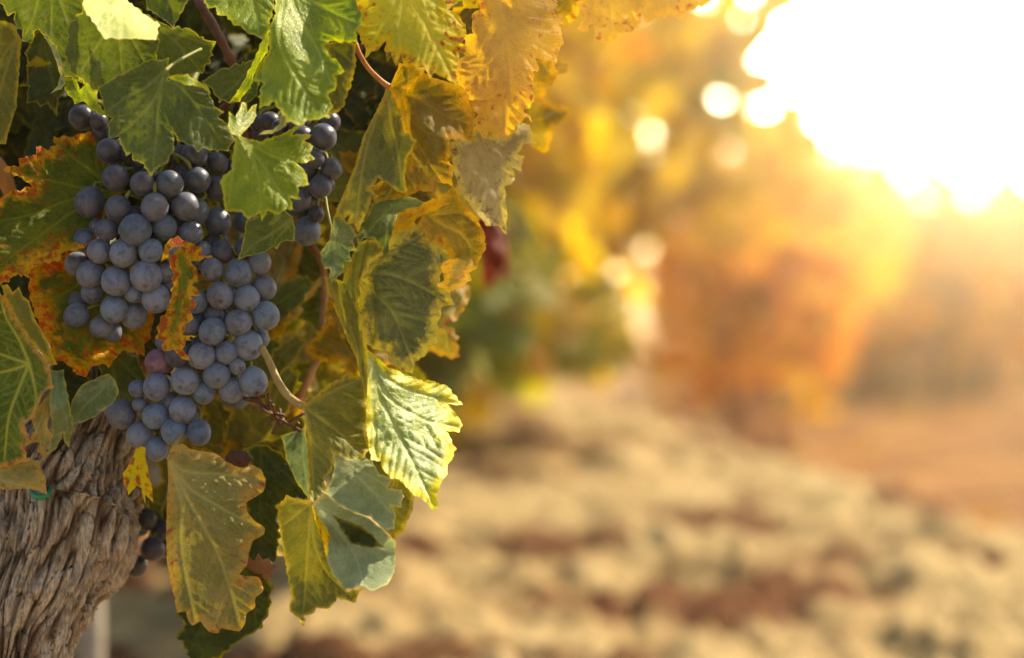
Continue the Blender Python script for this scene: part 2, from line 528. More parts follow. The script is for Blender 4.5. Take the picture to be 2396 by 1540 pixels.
def vine(x, y, seed, pal, label, group=None, rx=0.36, rz=0.34, zc=1.0, n=330, size=0.055, toff=(0, 0), proto=None, shoots=6):
    z = float(ground_z(x + toff[0], y + toff[1])) - 0.03
    root = empty('grapevine', (x, y, z))
    tag(root, label, 'vine', group)
    if proto is None:
        cm = crown_mesh(seed, n, rx, rz, zc, CROWN[pal], size, shoots)
        r = random.Random(seed)
        path = smooth_path([(toff[0], toff[1], -0.05), (toff[0] + r.uniform(-.05, .05), toff[1], 0.25), (toff[0] * .5 + r.uniform(-.06, .06), toff[1] * .5, 0.5), (0, 0, zc - 0.1)], 5)
        v, f = tube(path, np.linspace(0.042, 0.024, len(path)), 9)
        for k in range(4):
            az = k * 1.6 + r.uniform(-.3, .3)
            p2 = smooth_path([tuple(path[-6]), (0.12 * math.cos(az), 0.12 * math.sin(az), zc - 0.1), (0.25 * math.cos(az), 0.25 * math.sin(az), zc + 0.15)], 4)
            v2, f2 = tube(p2, np.linspace(0.022, 0.008, len(p2)), 7)
            o = len(v); v += v2; f += [tuple(i + o for i in q) for q in f2]
        tm = mesh_from('trunk', v, f, [M_TRUNK])
    else:
        cm, tm = proto
    if proto is not None: root.scale.z = 1.22 if y < 19 or y > 21 else 1.0
    c = link_mesh('crown', cm, root)
    t = link_mesh('trunk', tm, root)
    if proto is not None:
        root.rotation_euler.z = random.Random(seed).uniform(0, 6.28)
    return cm, tm


FAR = 'blurred vines down the far row'
# the row that runs away on the right of the grapes
vine(-0.30, 3.1, 11, 'green', 'dark green out of focus vine just behind the hanging leaves', rx=0.37, rz=0.46, zc=0.64, n=620, toff=(-0.2, 0))
vine(-0.16, 4.35, 12, 'gold', 'yellow green vine out of focus, its leaves hanging over the sandy bank', rx=0.38, rz=0.46, zc=0.58, n=640, size=0.064, toff=(-0.3, 0))
vine(0.10, 5.6, 13, 'gold', 'tall golden vine with loose shoots against the glare', rx=0.42, rz=0.40, zc=1.06, n=480, size=0.07, toff=(-0.42, 0), shoots=15)
vine(0.42, 6.9, 14, 'gold', 'golden vine at the top edge of the sandy bank', rx=0.42, rz=0.34, zc=0.94, n=450, size=0.068, toff=(-0.42, 0), shoots=13)
A1 = vine(0.80, 8.6, 15, 'amber', 'amber vine behind the golden ones with a dark short trunk', rx=0.42, rz=0.42, zc=0.84, n=420, shoots=12)
A2 = vine(1.15, 10.4, 16, 'gold', 'pale gold vine in the middle of the receding row', rx=0.42, rz=0.42, zc=0.86, n=420, shoots=12)
for i, y in enumerate((12.2, 14.0, 16.0, 18.0, 20.5, 23.0, 26.0)):
    vine(-0.95 + 0.185 * y + (0.12 if i % 2 else -0.1), y, 30 + i, 'amber', 'small blurred amber vine far down the row in golden light', FAR, proto=(A1, A2)[i % 2])
C1 = vine(1.95, 19.4, 41, 'rust', 'rust red vine in the far cross row, dark stems showing under it', 'far cross row of rusty vines', rx=0.42, rz=0.54, zc=0.70, n=520)
for i, x in enumerate((1.5, 2.35, 2.75, 3.1, 3.45, 3.8, 4.15, 4.5, 4.9)):
    vine(x, 19.2 + 0.5 * (i % 2), 70 + i, 'rust', 'rust red vine in the far cross row, dark stems showing under it', 'far cross row of rusty vines', proto=C1)
D1 = vine(2.95, 16.4, 43, 'amber', 'amber vine near the right edge in front of the rusty row', rx=0.50, rz=0.50, zc=0.86, n=500)
for i, (x, y) in enumerate(((2.2, 15.6), (2.6, 17.4), (3.3, 17.2))):
    vine(x, y, 90 + i, 'gold', 'amber vine standing before the rusty cross row', 'amber vines before the rusty row', proto=D1)
B1 = vine(3.35, 17.0, 17, 'rust', 'orange vine with several dark stems at the right edge', rx=0.55, rz=0.66, zc=0.86, n=600, size=0.06)
for i, (x, y) in enumerate(((2.95, 18.6), (3.6, 20.0), (3.95, 18.2), (3.15, 22.5), (4.3, 22.0), (4.1, 25.0), (4.9, 25.5), (5.3, 29.0), (3.9, 30.0), (5.0, 33.0), (6.3, 34.0), (5.6, 38.0), (7.2, 40.0))):
    vine(x, y, 50 + i, 'amber', 'hazy orange brown vine in the far block on the right', 'hazy vines in the far block', proto=(B1, A1, A2)[i % 3])


def fallen():
    r = random.Random(31)
    V, Fc = [], []
    prof = [(0, 0), (0.8, -0.1), (0.62, 0.25), (0.95, 0.62), (0.3, 1.25), (0, 1.5), (-0.3, 1.25), (-0.95, 0.62), (-0.62, 0.25), (-0.8, -0.1)]
    while len(Fc) < 900 * len(prof):
        y = r.uniform(6.5, 24); x = r.uniform(-0.25, 0.32) * y + 0.2 * y
        if crest_s(x, y) < 0.7: continue
        if perlin(x * 0.9, y * 0.7, 3.0) < -0.05 and r.random() < 0.85: continue
        s = r.uniform(0.035, 0.06); z = float(ground_z(x, y)) + 0.015
        m = Matrix.Rotation(r.uniform(0, 6.28), 3, 'Z') @ Matrix.Rotation(r.gauss(0, .35), 3, 'X')
        i0 = len(V); V.append(Vector((x, y, z)) + m @ Vector((0, 0.5 * s, 0.012)))
        for a, b in prof: V.append(Vector((x, y, z)) + m @ Vector((a * s, b * s, r.uniform(0, 0.012))))
        for j in range(len(prof)): Fc.append((i0, i0 + 1 + j, i0 + 1 + (j + 1) % len(prof)))
    me = mesh_from('fallen_leaves', V, Fc, [crown_mat('fallen_leaf_litter', [(0.45, 0.26, 0.03), (0.34, 0.12, 0.015), (0.50, 0.34, 0.06), (0.24, 0.09, 0.02)], 0.3)], smooth=False)
    tag(link_mesh('fallen_leaves', me), 'yellow and orange fallen leaves strewn between the far vines', 'fallen leaves', kind='stuff')


fallen()


# ------------------------------------------------------------------ leaf building
PXCM = 100.0 * D0 / F                                         # centimetres per picture pixel at the grapes


def inside(poly, pts):
    x, y = pts[:, 0], pts[:, 1]
    r = np.zeros(len(pts), bool)
    j = len(poly) - 1
    for i in range(len(poly)):
        xi, yi, xj, yj = poly[i][0], poly[i][1], poly[j][0], poly[j][1]
        if yi != yj:
            c = ((yi > y) != (yj > y)) & (x < (xj - xi) * (y - yi) / (yj - yi) + xi)
            r ^= c
        j = i
    return r


def seg_dist(pts, a, b):
    """Smallest distance of each point to the polyline a[i]-b[i], and the index of that piece."""
    best = np.full(len(pts), 1e9); bi = np.zeros(len(pts), int)
    for i in range(len(a)):
        d = b[i] - a[i]; L = max(d @ d, 1e-9)
        t = np.clip(((pts - a[i]) @ d) / L, 0, 1)
        q = np.hypot(*(pts - a[i] - t[:, None] * d).T)
        m = q < best
        best[m] = q[m]; bi[m] = i
    return best, bi


def resample(poly, step, closed=True):
    p = np.asarray(poly, float)
    if closed: p = np.vstack([p, p[:1]])
    seg = np.hypot(*np.diff(p, axis=0).T); s = np.concatenate([[0], np.cumsum(seg)])
    n = max(int(s[-1] / step), 8)
    t = np.linspace(0, s[-1], n, endpoint=not closed)
    return np.stack([np.interp(t, s, p[:, 0]), np.interp(t, s, p[:, 1])], -1)


def serrate(poly, amp, wl, style, plain, rnd):
    p = resample(poly, 2.6)
    if style == 'round' or amp > 0:
        for _ in range(4 if style == 'round' else 0): p = 0.25 * np.roll(p, 1, 0) + 0.5 * p + 0.25 * np.roll(p, -1, 0)
    if amp <= 0: return p
    if style == 'sharp' and len(p) > 60:                      # bring out the drawn teeth
        q = p.copy()
        for _ in range(24): q = 0.25 * np.roll(q, 1, 0) + 0.5 * q + 0.25 * np.roll(q, -1, 0)
        u = p - q; ul = np.hypot(*u.T)[:, None]
        p = p + 1.3 * u * np.minimum(1, 7.0 / (ul + 1e-6))
    area = 0.5 * np.sum(p[:, 0] * np.roll(p[:, 1], -1) - np.roll(p[:, 0], -1) * p[:, 1])
    t = np.roll(p, -1, 0) - np.roll(p, 1, 0); t /= np.hypot(*t.T)[:, None] + 1e-9
    nrm = np.stack([t[:, 1], -t[:, 0]], -1) * (1 if area > 0 else -1)
    off = np.zeros(len(p)); i = 0
    while i < len(p):
        w = max(3, int(wl * rnd.uniform(0.5, 1.8) / 2.6)); h = 1.5 * amp * rnd.uniform(0.15, 1.5)
        for k in range(w):
            if i + k < len(p):
                u = (k + 0.5) / w
                off[i + k] = h * ((u / 0.62 if u < 0.62 else (1 - u) / 0.38) - 0.45) if style == 'sharp' else h * (math.sin(math.pi * u) ** 0.7 - 0.5)
        i += w
    for (x, y, r) in plain:
        off *= np.clip((np.hypot(p[:, 0] - x, p[:, 1] - y) - r) / 12.0, 0, 1)
    return p + nrm * off[:, None]


def make_veins(poly, base, tips, rnd, sec=True, pw=4.2, sw=2.3):
    """Primary veins from the base to the lobe tips and side veins off them: list of (points, width, strength)."""
    out = []
    b = np.array(base, float)
    for tp in tips:
        tp = np.array(tp, float)
        if tp.ndim == 2:
            path = smooth_path(np.vstack([b, tp]), 6)
        else:
            d = tp - b; nn = np.array([-d[1], d[0]])
            path = smooth_path([b, b + d * 0.35 + nn * rnd.uniform(-.04, .04), b + d * 0.7 + nn * rnd.uniform(-.05, .05), b + d * 0.97], 8)
        path = resample(path, 5, closed=False)
        L = len(path)
        out.append((path, np.linspace(pw, pw * 0.4, L), 1.0))
        if not sec: continue
        tot = 5.0 * L
        ts = np.arange(0.16, 0.93, max(0.075, 26.0 / max(tot, 60))) + rnd.uniform(-.02, .02)
        for j, t in enumerate(ts):
            for sgn in (1, -1):
                i = min(int((t + (0.03 if sgn > 0 else 0)) * (L - 1)), L - 2)
                d = path[min(i + 2, L - 1)] - path[max(i - 1, 0)]; d /= np.hypot(*d) + 1e-9
                a = sgn * rnd.uniform(0.72, 0.95)
                dirv = np.array([d[0] * math.cos(a) - d[1] * math.sin(a), d[0] * math.sin(a) + d[1] * math.cos(a)])
                ln = tot * (0.46 * (1 - t) + 0.12) * rnd.uniform(0.8, 1.1)
                q = [path[i]]; cur = path[i].copy(); dv = dirv.copy()
                for _ in range(int(ln / 5)):
                    dv = dv * 0.985 + d * 0.02; dv /= np.hypot(*dv)
                    cur = cur + dv * 5; q.append(cur.copy())
                q = np.array(q)
                if len(q) > 3: out.append((q, np.linspace(sw, sw * 0.5, len(q)), 0.3))
    return out


def panel2d(outline, base=None, tips=(), amp=0.0, wl=22.0, style='sharp', plain=(), grid=9.0, seed=0, sec=True, pw=4.2):
    """Triangulate one leaf panel: returns pixel points, faces, vein strength, margin distance (cm), vein groove depth."""
    rnd = random.Random(seed)
    pl = list(plain)
    if base is not None: pl.append((base[0], base[1], 18))
    poly = serrate(outline, amp, wl, style, pl, rnd)
    pa, pb = poly, np.roll(poly, -1, 0)
    pts = [poly]
    veins = make_veins(poly, base, tips, rnd, sec, pw) if base is not None and len(tips) else []
    vp = []
    for q, w, s in veins:
        t = np.gradient(q, axis=0); t /= np.hypot(*t.T)[:, None] + 1e-9
        nn = np.stack([-t[:, 1], t[:, 0]], -1)
        ks = (0, 0.9, -0.9, 2.0, -2.0) if s == 1.0 else (0, 1.2, -1.2)
        for k in ks: vp.append(q + nn * (w * k)[:, None])
    x0, y0 = poly.min(0); x1, y1 = poly.max(0)
    gx, gy = np.meshgrid(np.arange(x0, x1, grid), np.arange(y0, y1, grid * 0.87))
    gx = gx + (np.arange(gx.shape[0]) % 2)[:, None] * grid * 0.5
    g = np.stack([gx.ravel(), gy.ravel()], -1); g = g + np.random.RandomState(seed).uniform(-1, 1, g.shape) * grid * 0.12
    cand = np.vstack(vp + [g]) if vp else g
    cand = cand[inside(poly, cand)]
    dd, _ = seg_dist(cand, pa, pb)
    cand = cand[dd > 2.2]
    seen, keep = set(), []
    nv = sum(len(v) for v in vp)
    for i, c in enumerate(cand):
        key = (int(c[0] // 2.6), int(c[1] // 2.6))
        if key in seen: continue
        keep.append(i); seen.add(key)
    cand = cand[keep]
    allp = np.vstack([poly, cand])
    n = len(poly)
    r = delaunay_2d_cdt([Vector(p) for p in allp.tolist()], [], [list(range(n))], 1, 1e-4)
    v = np.array([(p.x, p.y) for p in r[0]]); f = [tuple(q) for q in r[2]]
    vein = np.zeros(len(v)); groove = np.zeros(len(v))
    for q, w, s in veins:
        d, bi = seg_dist(v, q[:-1], q[1:])
        ww = w[np.minimum(bi, len(w) - 1)]
        vein = np.maximum(vein, s * np.exp(-(d / ww) ** 2))
        groove = np.maximum(groove, (1.0 if s == 1.0 else 0.65) * np.exp(-(d / (ww * 2.6)) ** 2))
    ed, _ = seg_dist(v, pa, pb)
    return v, f, vein, ed * PXCM, groove


def tps(ctrl, v):
    c = np.asarray(ctrl, float); n = len(c)
    xy = c[:, :2] / 100.0; q = v / 100.0

    def U(r): return np.where(r > 1e-6, r * r * np.log(r + 1e-12), 0)
    if n <= 3:
        A = np.column_stack([np.ones(n), xy]); w = np.linalg.lstsq(A, c[:, 2], rcond=None)[0]
        return w[0] + q @ w[1:]
    K = U(np.hypot(xy[:, None, 0] - xy[None, :, 0], xy[:, None, 1] - xy[None, :, 1])) + 1e-3 * np.eye(n)
    Pm = np.column_stack([np.ones(n), xy])
    A = np.block([[K, Pm], [Pm.T, np.zeros((3, 3))]])
    s = np.linalg.solve(A + 1e-9 * np.eye(n + 3), np.concatenate([c[:, 2], np.zeros(3)]))
    R = U(np.hypot(q[:, None, 0] - xy[None, :, 0], q[:, None, 1] - xy[None, :, 1]))
    return R @ s[:n] + s[n] + q @ s[n + 1:]


LEAF_N = [0]


def leaf(label, panels, mats, petiole=None, pmat=None, group=None):
    """One vine leaf. Every panel: outline in picture pixels, depth from ctrl (x, y, cm) or z/gx/gy, side veins, a material slot."""
    V, Fc, MI, ve, ed = [], [], [], [], []
    LEAF_N[0] += 1
    for k, p in enumerate(panels):
        sd = LEAF_N[0] * 10 + k
        g = lambda key, dflt: p.get(key, dflt)
        v, f, vn, e, gr = panel2d(p['o'], g('b', None), g('t', ()), g('amp', 3.0), g('wl', 20.0), g('st', 'sharp'), g('plain', ()), g('grid', 7.5), sd, g('sec', True), g('pw', 4.2))
        if 'c' in p: dz = tps(p['c'], v)
        else:
            c = np.mean(np.asarray(p['o'], float), 0)
            dz = g('z', 0.0) + g('gx', 0.0) * (v[:, 0] - c[0]) / 100 + g('gy', 0.0) * (v[:, 1] - c[1]) / 100
        if 'b' in p and len(g('t', ())):
            b = np.array(p['b'], float); tp = np.array(p['t'][0], float); tp = tp[-1] if tp.ndim == 2 else tp
            ax = tp - b; L = np.hypot(*ax); ax /= L
            r = v - b; al = r @ ax; pe = r @ np.array([-ax[1], ax[0]])
            dz = dz + g('cup', 0.0) * (pe / 100) ** 2 + g('arch', 0.0) * (al / 100) ** 2
        wv = g('wave', 0.13)
        m = np.clip(1.2 - e / 1.3, 0.3, 1.2)
        dz = dz + wv * m * 1.7 * perlin(v[:, 0] / 48.0, v[:, 1] / 48.0, sd * 3.1) + 0.15 * wv * perlin(v[:, 0] / 19.0, v[:, 1] / 19.0, sd * 1.7)
        dz = dz + 1.3 * max(g('q', 0.08), 0.08) * (gr - 0.5)
        w = P(v[:, 0], v[:, 1], D0 + 0.01 * dz)
        o = len(V)
        V += w.tolist(); Fc += [tuple(i + o for i in q) for q in f]; MI += [g('m', 0)] * len(f)
        ve += vn.tolist(); ed += e.tolist()
    V = np.array(V)
    if petiole is not None: org = P(petiole[-1][0], petiole[-1][1], D0 + 0.01 * petiole[-1][2])
    elif 'b' in panels[0]: org = V[np.argmin(np.hypot(*(V - V.mean(0)).T[:2]))]
    else: org = V.mean(0)
    name = 'vine_leaf'
    if petiole is None:
        me = mesh_from('leaf_blade', V - org, Fc, mats, True, MI)
        fattr(me, 'vein', ve); fattr(me, 'edge', ed)
        return tag(link_mesh(name, me, None, org), label, 'leaf', group)
    root = tag(empty(name, org), label, 'leaf', group)
    me = mesh_from('blade', V - org, Fc, mats, True, MI)
    fattr(me, 'vein', ve); fattr(me, 'edge', ed)
    link_mesh('blade', me, root)
    q = smooth_path([(x, y, z, r) for x, y, z, r in petiole], 7)
    w = P(q[:, 0], q[:, 1], D0 + 0.01 * q[:, 2])
    tv, tf = tube(w - org, q[:, 3] * PXCM * 0.01, 10)
    link_mesh('petiole', mesh_from('petiole', tv, tf, [pmat]), root)
    return root


def palmate(seed):
    """Outline, base and lobe tips of a whole five-lobed leaf in local pixels (about 8 cm)."""
    r = random.Random(seed)
    L = 190.0
    lobes = [(0, 1.0, 0.42), (0.95 + r.uniform(-.08, .08), 0.86, 0.40), (-0.95 + r.uniform(-.08, .08), 0.86, 0.40),
             (2.0 + r.uniform(-.1, .1), 0.62, 0.5), (-2.0 + r.uniform(-.1, .1), 0.62, 0.5)]
    pts = []
    for i in range(72):
        th = -math.pi + 2 * math.pi * (i + 0.5) / 72
        q = max(l * math.exp(-((th - a) / w) ** 2 * 0.75) for a, l, w in lobes)
        q = max(q, 0.56 if abs(th) < 2.2 else 0.5 * max(0.25, 1 - (abs(th) - 2.2) / 0.95))
        pts.append((L * q * math.sin(th), -L * q * math.cos(th)))
    tips = [(L * l * 0.97 * math.sin(a), -L * l * 0.97 * math.cos(a)) for a, l, w in lobes]
    return pts, (0, 0), tips


def whole_leaf_mesh(seed, mat, scale=1.0):
    o, b, t = palmate(seed)
    v, f, vn, e, gr = panel2d(o, b, t, 6.5, 24, 'sharp', (), 13.0, seed, True)
    r = random.Random(seed)
    cup, arch = r.uniform(-1.0, 1.4), r.uniform(0.3, 1.2)
    z = cup * (v[:, 0] / 100) ** 2 + arch * (v[:, 1] / 100) ** 2 + 0.9 * perlin(v[:, 0] / 80, v[:, 1] / 80, seed * 2.3) + 0.3 * perlin(v[:, 0] / 30, v[:, 1] / 30, seed * 1.3) + 0.06 * gr
    c = np.stack([v[:, 0] * PXCM, v[:, 1] * PXCM, -z], -1) * 0.01 * scale
    me = mesh_from('leaf_blade', c, f, [mat])
    fattr(me, 'vein', vn); fattr(me, 'edge', e)
    return me


# ------------------------------------------------------------------ the leaves in focus, traced one by one
GR = leaf_mat('green_leaf', (0.070, 0.096, 0.018), (0.120, 0.145, 0.030), (0.26, 0.28, 0.08), (0.34, 0.31, 0.05), 0.09, sat=1.04, dust=0.12)
OL = leaf_mat('olive_leaf', (0.105, 0.110, 0.022), (0.165, 0.155, 0.028), (0.38, 0.32, 0.08), (0.42, 0.31, 0.03), 0.24, sa=0.4, spot=(0.22, 0.07, 0.02), tr=0.16, sat=1.05)
LI = leaf_mat('light_green_leaf', (0.135, 0.195, 0.024), (0.230, 0.280, 0.040), (0.44, 0.48, 0.14), (0.48, 0.46, 0.06), 0.18, rough=0.42, tr=0.36, spec=0.3)
YE = leaf_mat('yellow_leaf', (0.40, 0.39, 0.075), (0.56, 0.49, 0.10), (0.55, 0.50, 0.14), (0.66, 0.46, 0.04), 0.8, spot=(0.34, 0.06, 0.04), sa=0.8, sz=2.2, tr=0.42)
ORG = leaf_mat('orange_leaf', (0.52, 0.32, 0.075), (0.66, 0.44, 0.12), (0.66, 0.44, 0.12), (0.66, 0.40, 0.05), 0.9, spot=(0.34, 0.08, 0.05), sa=0.6, sz=2.4, tr=0.52, sat=1.0)
RE = leaf_mat('red_edged_leaf', (0.055, 0.075, 0.012), (0.110, 0.120, 0.018), (0.26, 0.26, 0.05), (0.62, 0.32, 0.035), 0.85, spot=(0.34, 0.045, 0.02), sa=1.1, sz=2.0, tr=0.32)
PA = leaf_mat('pale_underside', (0.165, 0.205, 0.100), (0.24, 0.285, 0.150), (0.36, 0.38, 0.22), (0.40, 0.38, 0.13), 0.15, rough=0.65, tr=0.22, dust=0.15, sat=1.0)
PY = leaf_mat('pale_glossy_leaf', (0.17, 0.22, 0.075), (0.27, 0.32, 0.11), (0.40, 0.44, 0.18), (0.56, 0.48, 0.06), 0.8, rough=0.42, tr=0.22, spec=0.35, dust=0.15)
YG = leaf_mat('yellow_green_leaf', (0.165, 0.150, 0.034), (0.25, 0.20, 0.055), (0.40, 0.36, 0.12), (0.42, 0.25, 0.04), 0.65, spot=(0.25, 0.055, 0.03), sa=0.55, sz=3.5, tr=0.18, veina=0.6, sat=1.0)
BR = leaf_mat('bronze_leaf', (0.145, 0.112, 0.028), (0.21, 0.155, 0.045), (0.38, 0.27, 0.08), (0.48, 0.28, 0.04), 0.5, spot=(0.28, 0.08, 0.03), sa=0.5, sz=1.8, tr=0.35)
DK = leaf_mat('shade_painted_leaf', (0.020, 0.028, 0.006), (0.035, 0.042, 0.009), (0.06, 0.065, 0.02), (0.16, 0.13, 0.02), 0.15, tr=0.10)  # green darkened so the deep canopy shade sits in the colour
BU = leaf_mat('sun_painted_leaf', (0.38, 0.42, 0.15), (0.52, 0.54, 0.24), (0.60, 0.62, 0.34), (0.62, 0.56, 0.24), 0.1, tr=0.25)  # sun glare on the folded flap put into its pale colour
GT = leaf_mat('grey_teal_leaf', (0.10, 0.138, 0.060), (0.155, 0.195, 0.090), (0.24, 0.27, 0.15), (0.30, 0.28, 0.09), 0.15, rough=0.5, tr=0.2, dust=0.25)
RD = leaf_mat('red_leaf', (0.085, 0.006, 0.005), (0.15, 0.012, 0.008), (0.2, 0.04, 0.02), (0.15, 0.02, 0.012), 0.2, tr=0.2)
TN = leaf_mat('mottled_tan_leaf', (0.23, 0.18, 0.065), (0.33, 0.27, 0.11), (0.36, 0.29, 0.12), (0.55, 0.44, 0.09), 0.5, spot=(0.14, 0.07, 0.04), sa=0.6, sz=4, tr=0.3, sat=0.95)
RE2 = leaf_mat('red_mottled_leaf', (0.065, 0.090, 0.018), (0.14, 0.14, 0.030), (0.30, 0.28, 0.06), (0.72, 0.36, 0.08), 1.2, spot=(0.52, 0.07, 0.035), sa=1.0, sz=3.2, tr=0.36)
SG = leaf_mat('grey_olive_leaf', (0.070, 0.082, 0.026), (0.110, 0.115, 0.038), (0.22, 0.22, 0.08), (0.50, 0.40, 0.05), 0.75, spot=(0.22, 0.08, 0.02), sa=0.3, tr=0.14, sat=1.0, dust=0.1)
STEM_Y = wood_mat('yellow_stem', (0.30, 0.20, 0.06), (0.42, 0.28, 0.09), 300, 0.5)
STEM_O = wood_mat('orange_stem', (0.34, 0.14, 0.04), (0.45, 0.22, 0.07), 300, 0.5)
STEM_G = wood_mat('green_stem', (0.14, 0.16, 0.03), (0.24, 0.23, 0.06), 300, 0.5)
CANE = wood_mat('reddish_cane', (0.08, 0.030, 0.020), (0.16, 0.065, 0.035), 200, 0.6)

# --- top left
leaf('big dark green leaf hanging from the top left corner', [dict(
    o=[(-40, -60), (-15, 0), (0, 7), (20, 35), (32, 34), (36, 64), (50, 72), (56, 94), (73, 100), (81, 78), (92, 74), (112, 88), (128, 108), (136, 140), (150, 172), (170, 185), (190, 190), (215, 150), (230, 90), (225, 0), (215, -60)],
    b=(120, -55), t=[(130, 165), (55, 90), (200, 150)], amp=4.5, wl=24, z=-1.5, gy=0.4, gx=-0.5, cup=0.5)], [GR])
leaf('small dark green leaf with a curled pale edge below the big corner leaf', [
    dict(o=[(78, 78), (60, 125), (67, 148), (85, 135), (107, 148), (95, 152), (65, 155), (62, 190), (47, 200), (63, 205), (65, 238), (85, 240), (95, 248), (110, 244), (132, 267), (138, 232), (150, 215), (152, 180), (143, 135), (120, 95), (98, 72)],
         b=(100, 85), t=[(125, 255), (60, 200), (146, 190)], amp=1.5, z=-0.2, gx=-0.6, gy=0.5),
    dict(o=[(96, 74), (112, 80), (130, 105), (142, 135), (152, 172), (150, 195), (142, 207), (122, 216), (135, 200), (140, 175), (132, 145), (118, 110)], amp=1, c=[(96, 74, -0.8), (152, 172, -1.4), (122, 216, -1.6), (132, 130, -1.5)], m=1)], [DK, PA])
leaf('yellow green leaf tip between the shaded leaf and the grapes at the top left', [dict(
    o=[(150, 165), (153, 178), (178, 187), (187, 205), (213, 190), (225, 205), (230, 240), (250, 273), (213, 257), (197, 240), (177, 240), (153, 213), (140, 190)],
    b=(170, 170), t=[(245, 268), (190, 240)], amp=2, z=-0.6, gx=-1.0, gy=-0.8)], [LI])
leaf('green leaf with its top folded over into a sunlit white flap', [
    dict(o=[(160, 60), (152, 130), (165, 165), (180, 180), (205, 200), (225, 212), (257, 220), (293, 225), (317, 220), (360, 223), (370, 195), (366, 180), (372, 160), (365, 130), (372, 100), (372, 60), (330, 25), (200, 15)],
         b=(270, 30), t=[(300, 222), (185, 175), (368, 190)], amp=5, wl=24, z=-3.0, gy=0.15, gx=-0.3, cup=0.6),
    dict(o=[(195, 12), (202, 30), (213, 43), (227, 63), (238, 80), (247, 88), (268, 90), (287, 91), (310, 90), (340, 92), (363, 91), (368, 75), (370, 57), (333, 30), (297, 0), (285, -30), (200, -30)],
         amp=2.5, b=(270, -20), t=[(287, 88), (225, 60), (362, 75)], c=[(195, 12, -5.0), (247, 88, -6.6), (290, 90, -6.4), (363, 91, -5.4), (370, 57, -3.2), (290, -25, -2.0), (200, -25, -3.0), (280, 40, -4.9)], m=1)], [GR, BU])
leaf('dark green leaf in shade right of the white folded flap', [dict(
    o=[(350, 40), (400, 63), (443, 67), (473, 87), (500, 100), (497, 120), (490, 145), (470, 170), (430, 178), (390, 178), (365, 140)],
    b=(365, 60), t=[(495, 110), (470, 165)], amp=4.5, wl=24, z=0.2, gx=0.5, gy=0.6)], [GR])
leaf('mid green leaf at the top edge left of the reddish cane', [dict(
    o=[(335, -40), (445, -40), (440, 0), (430, 20), (413, 50), (405, 63), (385, 48), (345, 20)], b=(390, -40), t=[(406, 58)], amp=2, z=-0.5, gx=0.6)], [GR])
leaf('grey green leaf draped over the top of the left grape bunch', [
    dict(o=[(232, 205), (240, 240), (247, 267), (257, 277), (253, 293), (257, 320), (277, 323), (280, 333), (290, 350), (297, 362), (307, 360), (312, 373), (333, 383), (343, 397), (353, 407), (370, 393), (390, 380), (400, 362), (407, 347), (406, 325), (405, 305), (417, 327), (430, 333), (447, 340), (463, 352), (473, 347), (487, 350), (510, 353), (533, 350), (547, 327), (540, 307), (530, 290), (513, 273), (520, 263), (503, 247), (490, 220), (483, 203), (460, 190), (430, 176), (397, 183), (392, 140), (350, 140), (270, 180)],
         b=(385, 165), t=[(357, 400), [(362, 230), (300, 300), (262, 318)], [(440, 225), (480, 280), (520, 335)], (250, 262)], amp=2.2, wl=18, z=-4.2, gy=-0.55, gx=0.1, cup=0.35, q=0.10),
    dict(o=[(397, 182), (412, 176), (437, 176), (460, 188), (484, 202), (489, 216), (474, 206), (452, 200), (434, 198), (415, 190)], amp=1.5, c=[(397, 182, -4.6), (437, 176, -4.9), (488, 214, -4.4), (434, 198, -5.1)], m=1)], [GR, LI],
    petiole=[(470, 115, -1.0, 4), (440, 130, -2.2, 4), (405, 150, -3.6, 4), (386, 166, -4.4, 4.5)], pmat=STEM_G)
leaf('dark olive leaf in deep shade at the left edge', [dict(
    o=[(-40, 40), (0, 48), (17, 52), (33, 60), (50, 95), (44, 180), (38, 250), (12, 335), (-40, 340)], b=(40, 90), t=[(-20, 320), (-30, 180)], amp=2, z=2.5, gx=-0.4)], [OL])

# --- top centre
leaf('light green leaf with sunlit teeth at the top edge beside the cane', [dict(
    o=[(478, -50), (480, 3), (487, 17), (503, 20), (510, 33), (530, 40), (547, 57), (563, 63), (580, 77), (597, 83), (616, 92), (627, 70), (640, 20), (650, -50)],
    b=(580, -50), t=[(605, 82), (505, 15), (640, 10)], amp=2.6, wl=15, z=-2.2, gy=-1.6, gx=0.3)], [LI])
leaf('large light green leaf in the sun above the grapes, at the top centre', [
    dict(o=[(646, -50), (643, 33), (630, 67), (628, 120), (603, 157), (595, 187), (612, 195), (607, 227), (610, 250), (625, 247), (640, 242), (660, 263), (673, 283), (703, 293), (720, 283), (740, 280), (767, 272), (776, 245), (770, 225), (787, 200), (784, 180), (803, 167), (793, 147), (772, 130), (762, 108), (775, 98), (797, 99), (833, 97), (836, 67), (848, 57), (845, 30), (838, 10), (838, -50)],
         b=(668, -40), t=[[(700, 40), (745, 120), (775, 195)], [(655, 90), (690, 170), (740, 255)], [(740, 10), (800, 40), (838, 55)], (610, 215)], amp=3.4, wl=17,
         c=[(660, -40, -1.6), (640, 60, -4.0), (600, 180, -4.0), (615, 245, -6.0), (700, 290, -6.6), (770, 250, -5.6), (785, 180, -4.9), (765, 110, -3.2), (835, 95, -4.6), (842, 30, -3.2), (720, 60, -2.6), (690, 150, -4.8), (640, 190, -5.0)], q=0.12)], [LI])
leaf('rounded olive leaf tucked behind the large light green leaf', [dict(
    o=[(745, 110), (765, 101), (790, 97), (813, 97), (833, 103), (830, 123), (833, 147), (826, 180), (820, 200), (810, 227), (800, 255), (780, 268), (755, 262), (735, 200)],
    b=(765, 105), t=[(800, 250), (828, 150)], amp=3, wl=14, st='round', z=-2.4, gx=-0.6, gy=-0.7)], [OL])
